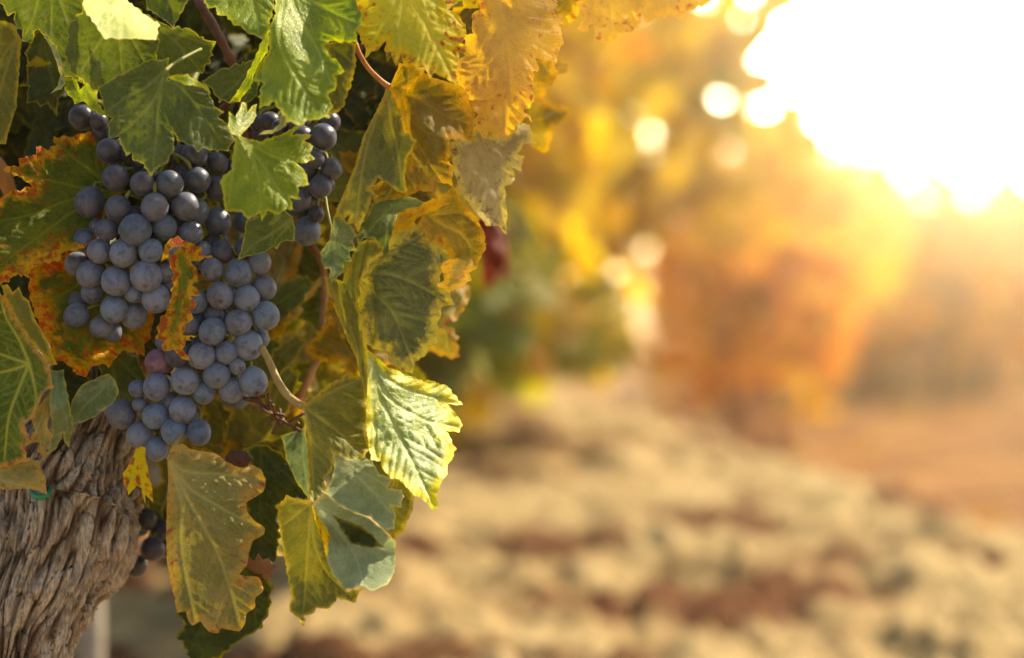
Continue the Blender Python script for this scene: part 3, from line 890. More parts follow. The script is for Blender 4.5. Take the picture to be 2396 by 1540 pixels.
leaf('dark green leaf in shade under the light green leaf, left of its stalk', [dict(
    o=[(478, 190), (500, 172), (530, 158), (600, 138), (615, 165), (598, 225), (575, 242), (545, 240), (515, 236)], b=(610, 140), t=[(515, 230), (570, 240)], amp=4.5, wl=24, z=0.8, gy=-0.4)], [GR])
leaf('narrow yellow green leaf between the shaded leaf and the light green leaf', [dict(
    o=[(635, 60), (625, 120), (600, 160), (585, 205), (560, 235), (540, 238), (570, 190), (595, 140), (615, 90)], b=(630, 65), t=[(550, 235)], amp=2, z=-0.8, gx=-0.8)], [LI])
leaf('light green leaf with three lobes covering the right of the grapes', [
    dict(o=[(563, 320), (585, 326), (610, 330), (657, 315), (687, 300), (693, 302), (687, 313), (713, 315), (725, 318), (717, 330), (730, 343), (727, 357), (732, 370), (717, 380), (700, 383), (710, 397), (717, 410), (720, 430), (700, 440), (698, 457), (700, 463), (683, 467), (683, 487), (663, 493), (653, 500), (627, 497), (613, 512), (607, 503), (580, 510), (563, 497), (530, 492), (525, 477), (522, 453), (517, 427), (523, 413), (540, 397), (545, 360), (552, 325)],
         b=(558, 314), t=[[(585, 350), (605, 420), (612, 500)], [(550, 370), (540, 430), (535, 480)], [(600, 345), (660, 372), (725, 362)], [(610, 380), (650, 440), (680, 480)]], amp=1.8, wl=16, z=-5.2, gy=-0.75, gx=0.3, cup=0.3, q=0.10),
    dict(o=[(560, 318), (545, 312), (535, 298), (536, 280), (538, 265), (550, 270), (560, 256), (568, 244), (575, 245), (580, 257), (590, 250), (598, 249), (598, 270), (593, 283), (575, 304)], b=(558, 314), t=[(572, 250), (540, 272), (596, 255)], amp=1.0, c=[(558, 316, -5.0), (570, 245, -3.6), (538, 265, -4.2), (598, 260, -3.4)])], [LI, LI])
leaf('dry curled pale tendril leaf on the grapes under the light green leaf', [dict(
    o=[(664, 262), (671, 275), (668, 292), (655, 303), (635, 312), (610, 314), (618, 308), (638, 302), (652, 290), (657, 272)], amp=1, z=-4.4, gx=0.4)], [PA])

# --- top right
leaf('yellow leaf with red blotches and sharp teeth at the top', [dict(
    o=[(832, -50), (838, 30), (836, 62), (837, 73), (843, 87), (847, 103), (853, 103), (857, 130), (873, 120), (883, 117), (893, 107), (900, 103), (903, 117), (913, 123), (927, 150), (937, 133), (947, 150), (957, 147), (980, 163), (993, 163), (1007, 180), (1017, 173), (1040, 183), (1070, 198), (1067, 170), (1070, 160), (1073, 140), (1077, 123), (1090, 128), (1090, 110), (1083, 100), (1090, 83), (1088, 60), (1073, 37), (1053, 23), (1067, 7), (1078, -50)],
    b=(945, -40), t=[[(975, 20), (1015, 90), (1058, 180)], (865, 110), (1085, 60), (930, 130)], amp=2.0, wl=18, z=-4.0, gy=-1.15, gx=0.35, cup=0.3, q=0.1)], [YE])
leaf('small yellow leaf corner against the dark gap at the very top', [dict(
    o=[(1055, -40), (1063, 5), (1080, 3), (1100, 18), (1115, 15), (1120, -40)], amp=1.5, z=-1.5, gy=-1.2)], [YE])
leaf('large orange leaf glowing in the light right of the yellow leaf', [dict(
    o=[(1125, -50), (1122, 20), (1107, 33), (1103, 77), (1087, 83), (1090, 127), (1067, 147), (1067, 173), (1073, 197), (1090, 213), (1100, 230), (1130, 235), (1170, 228), (1190, 247), (1207, 233), (1213, 217), (1227, 227), (1247, 200), (1250, 170), (1260, 163), (1257, 140), (1300, 143), (1305, 125), (1317, 100), (1310, 60), (1317, 43), (1303, 33), (1303, -50)],
    b=(1168, -5), t=[[(1177, 60), (1190, 140), (1195, 235)], [(1178, 85), (1150, 140), (1095, 190)], [(1215, 45), (1250, 95), (1300, 135)], [(1185, 75), (1225, 125), (1250, 160)]], amp=2.5, wl=15, z=0.5, gx=0.6, gy=-0.4, cup=0.3, q=0.1)], [ORG])
leaf('orange brown leaf hanging under the large orange leaf', [dict(
    o=[(1085, 225), (1095, 245), (1113, 267), (1110, 303), (1133, 317), (1143, 313), (1177, 323), (1190, 313), (1203, 300), (1230, 277), (1240, 283), (1230, 257), (1247, 240), (1252, 195), (1200, 180), (1120, 190)],
    b=(1180, 190), t=[(1180, 318), (1110, 285), (1240, 260)], amp=4.5, wl=24, z=2.2, gx=0.4, gy=-0.6)], [ORG])
leaf('folded bronze leaf hanging from an orange stalk, right of the grapes', [
    dict(o=[(985, 167), (1017, 183), (1063, 197), (1100, 217), (1093, 233), (1110, 267), (1107, 310), (1108, 328), (1070, 327), (1057, 330), (1053, 367), (1047, 373), (1063, 393), (1055, 430), (1017, 427), (1010, 447), (983, 447), (957, 457), (920, 473), (880, 478), (862, 440), (900, 420), (935, 390), (955, 340), (940, 290), (935, 230), (958, 195)],
         b=(938, 215), t=[[(985, 235), (1040, 270), (1095, 290)], [(955, 290), (995, 365), (1030, 425)], [(940, 330), (930, 400), (905, 470)]], amp=2, wl=16,
         c=[(938, 215, -0.4), (985, 167, -0.5), (1100, 217, 0.8), (1107, 320, 0.2), (1055, 430, -0.6), (920, 473, -1.2), (955, 340, -0.3), (1000, 300, -0.6), (1040, 260, 0.6)]),
    dict(o=[(905, 208), (880, 260), (850, 320), (830, 390), (805, 450), (788, 490), (787, 505), (803, 511), (817, 505), (815, 521), (827, 525), (838, 536), (850, 515), (860, 495), (870, 468), (882, 460), (868, 440), (885, 420), (905, 428), (925, 443), (940, 449), (949, 444), (947, 405), (952, 370), (963, 353), (970, 330), (957, 310), (947, 308), (941, 285), (930, 250), (917, 210)],
         b=(906, 212), t=[[(880, 275), (857, 350), (843, 430), (832, 520)], [(915, 290), (930, 350), (940, 440)]], amp=1.5, wl=14,
         c=[(906, 212, -1.0), (850, 320, -2.0), (790, 490, -2.6), (838, 530, -3.2), (868, 440, -3.0), (945, 440, -3.4), (965, 335, -3.2), (940, 285, -2.2), (900, 330, -1.6)], m=1),
    dict(o=[(912, 206), (922, 180), (935, 152), (955, 149), (970, 155), (990, 166), (984, 177), (975, 188), (963, 200), (948, 220), (938, 240), (941, 275), (928, 245)], b=(914, 206), t=[(950, 155), (980, 170)], amp=1.5,
         c=[(912, 206, -1.1), (935, 150, -1.3), (988, 166, -2.0), (950, 215, -1.9), (940, 270, -2.2)], m=0)],
    [BR, OL], petiole=[(832, 102, -2.0, 6), (842, 128, -2.0, 6), (862, 160, -1.6, 6), (890, 188, -1.2, 6.5), (911, 204, -1.0, 8)], pmat=STEM_O)
leaf('mottled tan leaf just out of focus at the right edge of the canopy', [dict(
    o=[(1055, 335), (1080, 328), (1110, 322), (1117, 308), (1133, 317), (1153, 320), (1177, 322), (1200, 310), (1217, 290), (1237, 293), (1250, 333), (1227, 337), (1213, 360), (1223, 367), (1217, 397), (1200, 393), (1203, 420), (1183, 440), (1183, 480), (1187, 500), (1183, 545), (1165, 530), (1140, 527), (1125, 510), (1100, 480), (1075, 440), (1062, 400)],
    b=(1115, 315), t=[(1180, 530), (1090, 455), (1215, 380)], amp=2, z=5.0, gx=0.9, gy=-0.5)], [TN])
leaf('orange leaf with fine red specks under the glare at the top', [dict(
    o=[(1335, -60), (1345, 0), (1363, 43), (1355, 65), (1366, 73), (1388, 67), (1394, 92), (1424, 101), (1440, 92), (1449, 79), (1479, 73), (1498, 52), (1505, 0), (1500, -60)], b=(1420, -60), t=[(1424, 95), (1370, 65), (1490, 50)], amp=3, wl=18, z=6.0, gx=0.6, gy=-0.6)], [ORG])
leaf('pale orange leaf almost lost in the glare at the top', [dict(
    o=[(1490, -60), (1497, 20), (1510, 48), (1540, 44), (1560, 36), (1590, 40), (1620, 20), (1650, 10), (1690, -20), (1690, -60)], b=(1580, -70), t=[(1560, 32), (1640, 10)], amp=5, wl=24, z=9.0, gx=0.6, gy=-0.6)], [ORG])
leaf('yellow leaf out of focus between the two orange leaves at the top', [dict(
    o=[(1290, -60), (1300, 20), (1325, 60), (1350, 40), (1362, 10), (1370, -60)], b=(1330, -60), t=[(1328, 55)], amp=2, z=8.0, gx=0.5)], [YE])

# --- middle right
leaf('dark green leaf below the lobed light green leaf, left of the lone grape', [dict(
    o=[(560, 605), (566, 575), (572, 545), (577, 520), (607, 505), (663, 490), (683, 508), (690, 535), (687, 561), (667, 565), (660, 568), (647, 581), (640, 578), (623, 588), (600, 595), (573, 601)],
    b=(680, 515), t=[(565, 600), (640, 575)], amp=1.5, z=-1.0, gy=-0.4, gx=-0.3)], [GR])
leaf('small pointed grey green leaf hanging on a thin stalk', [dict(
    o=[(783, 512), (775, 535), (770, 560), (752, 590), (753, 611), (762, 628), (770, 631), (772, 645), (777, 658), (793, 645), (803, 635), (807, 615), (820, 611), (820, 591), (832, 585), (827, 561), (833, 551), (823, 531), (803, 513)],
    b=(780, 552), t=[(778, 655), (828, 555), (756, 605)], amp=1.5, wl=12, z=-2.2, gy=0.2)], [GT],
    petiole=[(762, 462, -1.0, 3), (768, 500, -1.8, 3), (779, 552, -2.3, 3.4)], pmat=STEM_G)
leaf('large grey green leaf with a yellow toothed lower margin, right of centre', [
    dict(o=[(863, 608), (890, 590), (908, 570), (923, 541), (963, 522), (997, 530), (1012, 560), (1047, 585), (1056, 601), (1040, 625), (1030, 648), (1030, 666), (1050, 680), (1060, 711), (1047, 715), (1033, 721), (1033, 731), (1027, 748), (1023, 761), (1022, 781), (1020, 801), (1003, 811), (997, 828), (973, 848), (963, 871), (943, 868), (917, 851), (908, 825), (873, 815), (855, 800), (845, 768), (835, 728), (840, 705), (848, 681), (843, 661), (850, 641)],
         b=(838, 650), t=[[(880, 690), (925, 745), (965, 855)], [(890, 640), (960, 660), (1045, 708)], [(880, 610), (930, 580), (1000, 545)]], amp=2.2, wl=18,
         c=[(838, 650, 0.6), (850, 780, 0.4), (950, 865, 0.0), (1025, 760, 0.4), (1055, 700, 0.6), (1040, 590, 0.8), (963, 525, 0.8), (930, 680, 0.0)], q=0.12),
    dict(o=[(1060, 440), (1075, 462), (1085, 480), (1115, 510), (1133, 545), (1136, 580), (1124, 605), (1113, 628), (1100, 640), (1100, 655), (1087, 665), (1070, 674), (1050, 681), (1027, 668), (1037, 655), (1037, 641), (1033, 625), (1050, 603), (1047, 591), (1030, 575), (1000, 560), (980, 525), (995, 492), (1030, 462)],
         b=(1000, 505), t=[[(1040, 530), (1090, 560), (1110, 620)], [(1040, 500), (1080, 500), (1120, 530)]], amp=2, c=[(1060, 440, 1.5), (990, 500, 0.9), (1133, 550, 0.9), (1110, 630, -0.6), (1040, 672, -1.8), (1050, 600, 0.4), (1020, 560, 0.8)], m=1)],
    [SG, BR])
leaf('dark wavy leaf with golden rolled edges above the large grey green leaf', [
    dict(o=[(842, 528), (860, 505), (873, 478), (890, 470), (913, 466), (950, 459), (973, 465), (989, 475), (980, 485), (950, 491), (933, 501), (923, 525), (917, 551), (910, 568), (910, 588), (900, 606), (893, 575), (873, 558), (853, 558), (840, 565), (837, 555), (847, 538)],
         b=(985, 472), t=[[(930, 478), (890, 510), (860, 545)], [(925, 490), (905, 540), (900, 600)]], amp=1.2, c=[(842, 545, -2.6), (900, 600, -3.0), (920, 535, -2.6), (985, 475, -1.2), (880, 475, -1.2), (900, 510, -2.4)]),
    dict(o=[(921, 545), (924, 520), (935, 501), (955, 490), (980, 484), (993, 475), (1013, 466), (1047, 476), (1030, 486), (1007, 496), (997, 500), (980, 508), (967, 521), (960, 531), (945, 537), (933, 541)], amp=1.8, c=[(921, 545, -2.9), (980, 484, -2.4), (1047, 476, 0.2), (967, 521, -1.2)], m=1)], [GR, BR])
leaf('olive leaf seen edge on, its fold running down to the pale sunlit leaf', [
    dict(o=[(840, 570), (858, 562), (875, 565), (895, 580), (890, 590), (867, 608), (860, 635), (850, 648), (843, 665), (848, 681), (838, 711), (842, 735), (847, 768), (857, 795), (860, 828), (860, 895), (858, 945), (850, 905), (842, 875), (833, 838), (813, 795), (790, 738), (767, 685), (762, 650), (800, 655), (812, 628), (823, 601)],
         b=(765, 652), t=[[(800, 730), (830, 800), (855, 920)]], amp=1.2, wl=16, c=[(840, 570, -0.6), (890, 588, -3.0), (762, 650, 1.5), (845, 665, -2.4), (860, 850, -3.2), (855, 940, -3.4), (800, 740, 0.4), (820, 620, -0.6)], cup=0)], [OL])
leaf('pale glossy leaf in full sun at the right end of the canopy', [dict(
    o=[(857, 818), (873, 828), (907, 858), (933, 868), (963, 881), (990, 891), (1010, 891), (1047, 905), (1060, 920), (1080, 945), (1054, 949), (1072, 976), (1080, 994), (1072, 1009), (1049, 1011), (1058, 1034), (1065, 1051), (1058, 1074), (1049, 1087), (1045, 1109), (1032, 1131), (1023, 1158), (1023, 1185), (1014, 1191), (987, 1167), (969, 1158), (952, 1140), (934, 1122), (916, 1118), (898, 1100), (889, 1082), (871, 1074), (863, 1047), (857, 990), (856, 900)],
    b=(862, 830), t=[[(885, 920), (940, 1030), (1015, 1180)], [(910, 890), (980, 920), (1070, 945)], [(905, 925), (990, 980), (1070, 1000)], (880, 1070)], amp=2.2, wl=16,
    c=[(857, 818, -2.6), (857, 990, -3.4), (871, 1074, -4.4), (1016, 1190, -5.2), (1050, 1080, -2.0), (1078, 990, 0.6), (1075, 945, 1.4), (960, 880, -0.6), (950, 1000, -2.4)], wave=0.3, q=0.16)], [PY])

# --- bottom centre
leaf('olive leaf on the thick tan stalk beside the pale glossy leaf', [
    dict(o=[(712, 950), (742, 922), (769, 900), (795, 885), (814, 874), (823, 880), (840, 880), (856, 873), (858, 990), (863, 1051), (849, 1074), (822, 1080), (800, 1071), (780, 1060), (782, 1075), (776, 1100), (760, 1118), (764, 1140), (751, 1158), (729, 1182), (724, 1150), (720, 1080), (718, 1010)],
         b=(713, 952), t=[[(740, 975), (790, 1010), (845, 1060)], [(750, 930), (800, 905), (850, 885)], [(724, 1020), (730, 1090), (735, 1170)]], amp=1.5, c=[(712, 950, -1.6), (856, 873, -0.6), (860, 1050, -0.8), (730, 1180, -3.6), (780, 1060, -2.0), (720, 1080, -2.2)], q=0.12)],
    [OL], petiole=[(612, 812, 0.6, 8), (632, 850, 0.0, 8.5), (652, 895, -0.6, 9), (676, 928, -1.1, 9.5), (708, 951, -1.6, 9)], pmat=STEM_Y)
leaf('grey green leaf back showing between the dark leaves and the olive leaf', [dict(
    o=[(660, 1022), (680, 1012), (711, 1005), (722, 1040), (726, 1105), (723, 1165), (708, 1148), (693, 1127), (671, 1078)], b=(712, 1010), t=[(718, 1160)], amp=1.5, z=0.2, gx=-0.5)], [GT])
leaf('long olive leaf hanging point down at the bottom centre', [
    dict(o=[(725, 1174), (698, 1167), (671, 1162), (649, 1185), (654, 1234), (662, 1283), (671, 1336), (680, 1385), (680, 1429), (698, 1447), (711, 1463), (714, 1443), (734, 1434), (742, 1425), (769, 1425), (791, 1403), (831, 1407), (843, 1380), (814, 1380), (780, 1336), (767, 1296), (765, 1250), (745, 1215)],
         b=(728, 1178), t=[[(722, 1250), (716, 1340), (708, 1450)], [(735, 1270), (765, 1340), (820, 1395)], (660, 1230)], amp=2.2, c=[(728, 1178, -2.0), (650, 1190, -0.6), (675, 1380, -1.6), (710, 1460, -3.2), (840, 1390, -1.5), (765, 1290, -2.6), (715, 1300, -1.9)], q=0.12),
    dict(o=[(731, 1182), (742, 1205), (752, 1222), (764, 1236), (772, 1256), (767, 1280), (767, 1302), (760, 1290), (756, 1268), (745, 1245), (737, 1215)], amp=1, c=[(731, 1182, -2.2), (772, 1256, -3.4), (745, 1245, -2.8), (765, 1300, -2.9)], m=1)], [OL, YE])
leaf('curled grey leaf back with a dark slit, lit along its lower rim', [
    dict(o=[(780, 1060), (814, 1074), (840, 1074), (854, 1072), (871, 1082), (889, 1108), (916, 1122), (911, 1140), (938, 1149), (943, 1162), (936, 1185), (920, 1187), (925, 1207), (920, 1234), (907, 1238), (894, 1234), (867, 1211), (845, 1203), (822, 1196), (790, 1178), (762, 1150), (776, 1122), (781, 1096)],
         b=(790, 1075), t=[[(830, 1110), (870, 1150), (915, 1200)], (930, 1160)], amp=1.2, c=[(780, 1060, -2.2), (762, 1150, -2.8), (890, 1234, -4.4), (940, 1160, -2.4), (860, 1074, -1.2), (860, 1140, -2.2)], wave=0.25),
    dict(o=[(733, 1185), (760, 1154), (791, 1180), (822, 1197), (858, 1210), (894, 1238), (925, 1268), (927, 1300), (925, 1320), (920, 1345), (907, 1367), (890, 1375), (871, 1383), (845, 1369), (836, 1367), (827, 1380), (805, 1376), (782, 1349), (767, 1318), (765, 1296), (771, 1256), (751, 1225)],
         amp=1.8, wl=26, st='round', b=(740, 1186), t=[[(790, 1240), (830, 1300), (850, 1365)], (920, 1300)], c=[(733, 1185, -2.4), (760, 1154, -2.6), (894, 1240, -4.0), (926, 1290, -3.6), (907, 1367, -5.6), (840, 1372, -6.2), (768, 1310, -4.0), (771, 1256, -3.2), (850, 1300, -3.9), (830, 1250, -2.6)], wave=0.2),
    dict(o=[(783, 1209), (810, 1218), (845, 1232), (872, 1253), (893, 1278), (870, 1281), (850, 1279), (822, 1270), (800, 1242)], amp=1, c=[(783, 1209, -3.4), (845, 1232, -4.6), (893, 1278, -5.0), (822, 1270, -4.2), (840, 1255, -3.9)], m=1)], [PA, DK])  # slit is a dark panel, its inner shade put into the colour
leaf('olive leaf sliver out of focus behind the curled grey leaf', [dict(
    o=[(925, 1115), (950, 1130), (969, 1158), (965, 1194), (943, 1243), (920, 1262), (895, 1232), (905, 1170)], b=(930, 1120), t=[(920, 1255)], amp=1.5, z=2.5, gx=0.4)], [OL])
leaf('big yellow green leaf with scalloped edge hanging in front of the trunk base', [dict(
    o=[(391, 1074), (400, 1047), (427, 1038), (445, 1051), (476, 1056), (502, 1060), (529, 1078), (556, 1091), (587, 1087), (609, 1096), (622, 1122), (618, 1149), (591, 1167), (574, 1176), (578, 1198), (596, 1220), (620, 1234), (618, 1251), (591, 1265), (582, 1296), (578, 1323), (558, 1345), (582, 1349), (605, 1349), (614, 1367), (616, 1385), (596, 1398), (598, 1420), (574, 1438), (574, 1460), (560, 1478), (538, 1474), (516, 1469), (511, 1483), (489, 1478), (476, 1465), (471, 1452), (449, 1465), (438, 1447), (436, 1429), (414, 1434), (409, 1398), (400, 1367), (391, 1314), (389, 1256), (391, 1167), (394, 1114)],
    b=(394, 1076), t=[[(425, 1140), (470, 1220), (520, 1320), (560, 1465)], [(440, 1105), (520, 1110), (612, 1125)], [(425, 1180), (425, 1290), (455, 1450)], [(440, 1140), (520, 1190), (612, 1240)]], amp=0.8, wl=24, st='round',
    c=[(394, 1076, -2.2), (500, 1060, -1.4), (620, 1125, -1.2), (618, 1240, -1.4), (570, 1470, -2.2), (430, 1430, -2.4), (390, 1250, -2.0), (500, 1250, -2.6), (460, 1180, -2.5)], q=0.16, pw=6.0)], [YG],
    petiole=[(440, 1000, 1.5, 5), (415, 1030, 0, 5), (394, 1072, -2.2, 5.5)], pmat=STEM_Y)
leaf('dark green leaf in shade at the bottom, below the big yellow green leaf', [dict(
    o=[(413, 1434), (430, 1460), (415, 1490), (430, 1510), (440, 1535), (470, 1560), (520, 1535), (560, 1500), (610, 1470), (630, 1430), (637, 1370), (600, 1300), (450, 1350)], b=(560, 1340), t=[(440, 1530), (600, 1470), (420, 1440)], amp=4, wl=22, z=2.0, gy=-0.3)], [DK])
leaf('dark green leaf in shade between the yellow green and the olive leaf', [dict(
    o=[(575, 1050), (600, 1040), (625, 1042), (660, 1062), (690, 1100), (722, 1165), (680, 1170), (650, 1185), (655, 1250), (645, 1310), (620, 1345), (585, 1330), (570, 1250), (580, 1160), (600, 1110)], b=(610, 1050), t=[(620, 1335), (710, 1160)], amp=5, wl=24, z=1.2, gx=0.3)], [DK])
leaf('tiny pale yellow leaf sprouting from the trunk under the grape tip', [dict(
    o=[(320, 1051), (330, 1048), (338, 1051), (342, 1078), (350, 1115), (356, 1145), (356, 1171), (348, 1166), (342, 1162), (340, 1173), (334, 1160), (329, 1145), (320, 1140), (302, 1153), (291, 1131), (289, 1109), (307, 1078)], b=(330, 1052), t=[(342, 1165), (300, 1145)], amp=0.8, z=-2.0, gy=-1.2, sec=False)], [YE])

# --- left side
leaf('green leaf with an orange red toothed margin, left of the upper grapes', [dict(
    o=[(240, 305), (213, 310), (193, 312), (177, 317), (157, 320), (130, 322), (128, 337), (113, 347), (85, 347), (83, 363), (63, 367), (47, 373), (43, 387), (20, 390), (13, 397), (30, 410), (53, 417), (70, 437), (50, 443), (23, 450), (7, 460), (-25, 480), (-45, 560), (-30, 650), (0, 662), (20, 658), (33, 645), (67, 645), (73, 630), (100, 617), (133, 610), (153, 590), (180, 585), (215, 570), (250, 540), (285, 450), (285, 350)],
    b=(275, 450), t=[[(180, 490), (95, 550), (-10, 630)], [(210, 400), (160, 360), (132, 328)], [(190, 440), (110, 420), (30, 400)], (-20, 520)], amp=4.2, wl=20,
    c=[(275, 450, 1.8), (130, 322, 2.2), (15, 397, 0.2), (-20, 500, -0.6), (0, 655, -2.0), (130, 610, -0.6), (120, 470, 1.2)], q=0.12)], [RE])
leaf('red and orange mottled leaf behind the lower left grapes', [dict(
    o=[(73, 632), (68, 660), (70, 695), (80, 728), (93, 761), (117, 811), (127, 841), (147, 845), (167, 861), (180, 875), (200, 880), (213, 861), (240, 851), (253, 858), (280, 828), (293, 821), (310, 825), (335, 830), (340, 808), (350, 788), (358, 755), (365, 700), (330, 640), (280, 600), (200, 570), (130, 605)],
    b=(290, 610), t=[[(250, 690), (220, 780), (200, 870)], [(210, 650), (140, 690), (78, 700)], [(310, 700), (320, 760), (332, 822)], [(220, 680), (160, 760), (130, 835)]], amp=4.2, wl=20, c=[(290, 610, 4.4), (73, 640, 2.4), (90, 760, 1.8), (200, 880, 0.2), (335, 825, 2.4), (250, 720, 3.6)])], [RE2])
leaf('curled red and gold leaf between the two grape bunches', [
    dict(o=[(405, 640), (398, 620), (400, 600), (415, 585), (432, 570), (447, 571), (470, 581), (473, 595), (493, 601), (460, 611), (453, 615), (462, 641), (460, 658), (453, 668), (465, 688), (450, 695), (457, 711), (447, 725), (450, 745), (437, 758), (430, 781), (440, 788), (433, 805), (430, 818), (443, 843), (423, 835), (407, 821), (383, 818), (380, 801), (368, 788), (370, 761), (380, 741), (390, 728), (400, 695), (404, 665)],
         b=(425, 590), t=[[(425, 660), (415, 730), (400, 812)], (450, 650), (448, 720)], amp=3.2, wl=17, c=[(425, 590, -1.2), (490, 600, -1.8), (460, 690, -2.6), (440, 840, -3.6), (375, 790, -2.4), (402, 680, -1.4)]),
    dict(o=[(380, 608), (383, 590), (387, 575), (400, 560), (417, 555), (430, 563), (447, 571), (438, 578), (422, 576), (406, 580), (396, 590), (392, 602)], amp=1.5, c=[(380, 608, -2.0), (417, 555, -1.8), (447, 571, -1.6), (398, 590, -2.2)])], [RE])
leaf('green leaf with yellow veins and a ragged pink edge at the left', [
    dict(o=[(-40, 655), (-10, 672), (10, 698), (33, 741), (63, 788), (97, 828), (113, 848), (118, 875), (122, 905), (102, 918), (89, 949), (76, 976), (58, 993), (69, 1034), (60, 1047), (62, 1078), (22, 1091), (-40, 1095)],
         b=(68, 851), t=[[(40, 920), (20, 980), (10, 1075)], (-35, 890), (-35, 820), [(80, 900), (84, 930), (80, 965)], (0, 700)], amp=2.5, wl=15, c=[(68, 851, -1.6), (-40, 670, -1.0), (10, 698, -1.2), (113, 848, -2.4), (122, 905, -2.6), (60, 1080, -3.2), (-40, 1090, -1.8), (20, 960, -2.4)], q=0.14),
    dict(o=[(7, 671), (17, 669), (30, 680), (43, 675), (53, 691), (67, 705), (83, 748), (110, 795), (130, 850), (117, 852), (97, 827), (63, 788), (33, 741), (10, 698)], amp=1, c=[(7, 671, -1.6), (43, 675, -2.6), (83, 748, -3.0), (130, 850, -2.8), (63, 788, -1.8)], m=1)], [leaf_mat('green_pink_edge', (0.065, 0.098, 0.018), (0.115, 0.145, 0.028), (0.46, 0.44, 0.12), (0.52, 0.30, 0.13), 0.32, spot=(0.33, 0.10, 0.07), sa=0.7, sz=0.7, veina=0.9), OL])
leaf('yellow torn leaf lobe hanging beside the ragged pink edge', [dict(
    o=[(71, 971), (92, 948), (120, 915), (116, 967), (111, 998), (122, 1020), (109, 1051), (104, 1073), (97, 1062), (89, 1055), (89, 1038), (71, 1034), (80, 1005)], b=(112, 925), t=[(102, 1065), (78, 1030)], amp=1.8, z=-2.0, gx=0.4, gy=-0.3)], [YG])
leaf('narrow grey green folded leaf above the trunk', [dict(
    o=[(118, 868), (147, 868), (160, 930), (172, 1000), (160, 1042), (151, 1033), (147, 1020), (129, 1051), (111, 1065), (118, 1030), (122, 1002), (116, 945)], b=(132, 872), t=[(158, 1035), (120, 1055)], amp=1.5, c=[(118, 868, -0.6), (147, 868, -0.6), (140, 960, -1.8), (172, 1000, -0.4), (111, 1065, -0.8)])], [GT])
leaf('rounded dark green leaf right above the trunk head', [dict(
    o=[(169, 995), (165, 960), (167, 940), (187, 905), (207, 893), (227, 885), (253, 873), (271, 891), (279, 918), (267, 940), (240, 962), (209, 982)], b=(262, 878), t=[(175, 990), (170, 940)], amp=1.5, wl=26, st='round', z=-0.8, gy=0.3, gx=-0.3)], [GT])
leaf('yellowing leaf lying against the trunk at the left edge', [dict(
    o=[(-40, 1100), (0, 1088), (27, 1080), (67, 1073), (89, 1082), (100, 1105), (107, 1127), (107, 1153), (67, 1143), (18, 1145), (-40, 1142)], b=(-35, 1110), t=[(105, 1148), (85, 1085)], amp=1.5, z=-2.4, gy=-0.7)], [YG])
leaf('dark green leaf in the gap between the trunk head and the lower grape bunch', [dict(
    o=[(236, 812), (262, 806), (290, 818), (320, 838), (340, 880), (338, 930), (318, 968), (290, 990), (262, 985), (240, 960), (246, 910), (232, 860)], b=(255, 812), t=[(290, 985), (335, 900)], amp=4, wl=24, z=4.6, gx=0.4)], [GR])
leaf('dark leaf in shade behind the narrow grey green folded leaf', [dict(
    o=[(118, 838), (160, 846), (205, 872), (214, 910), (196, 960), (176, 1010), (150, 1000), (132, 950), (122, 900)], b=(130, 842), t=[(178, 1005), (205, 900)], amp=3, wl=22, z=3.8)], [DK])


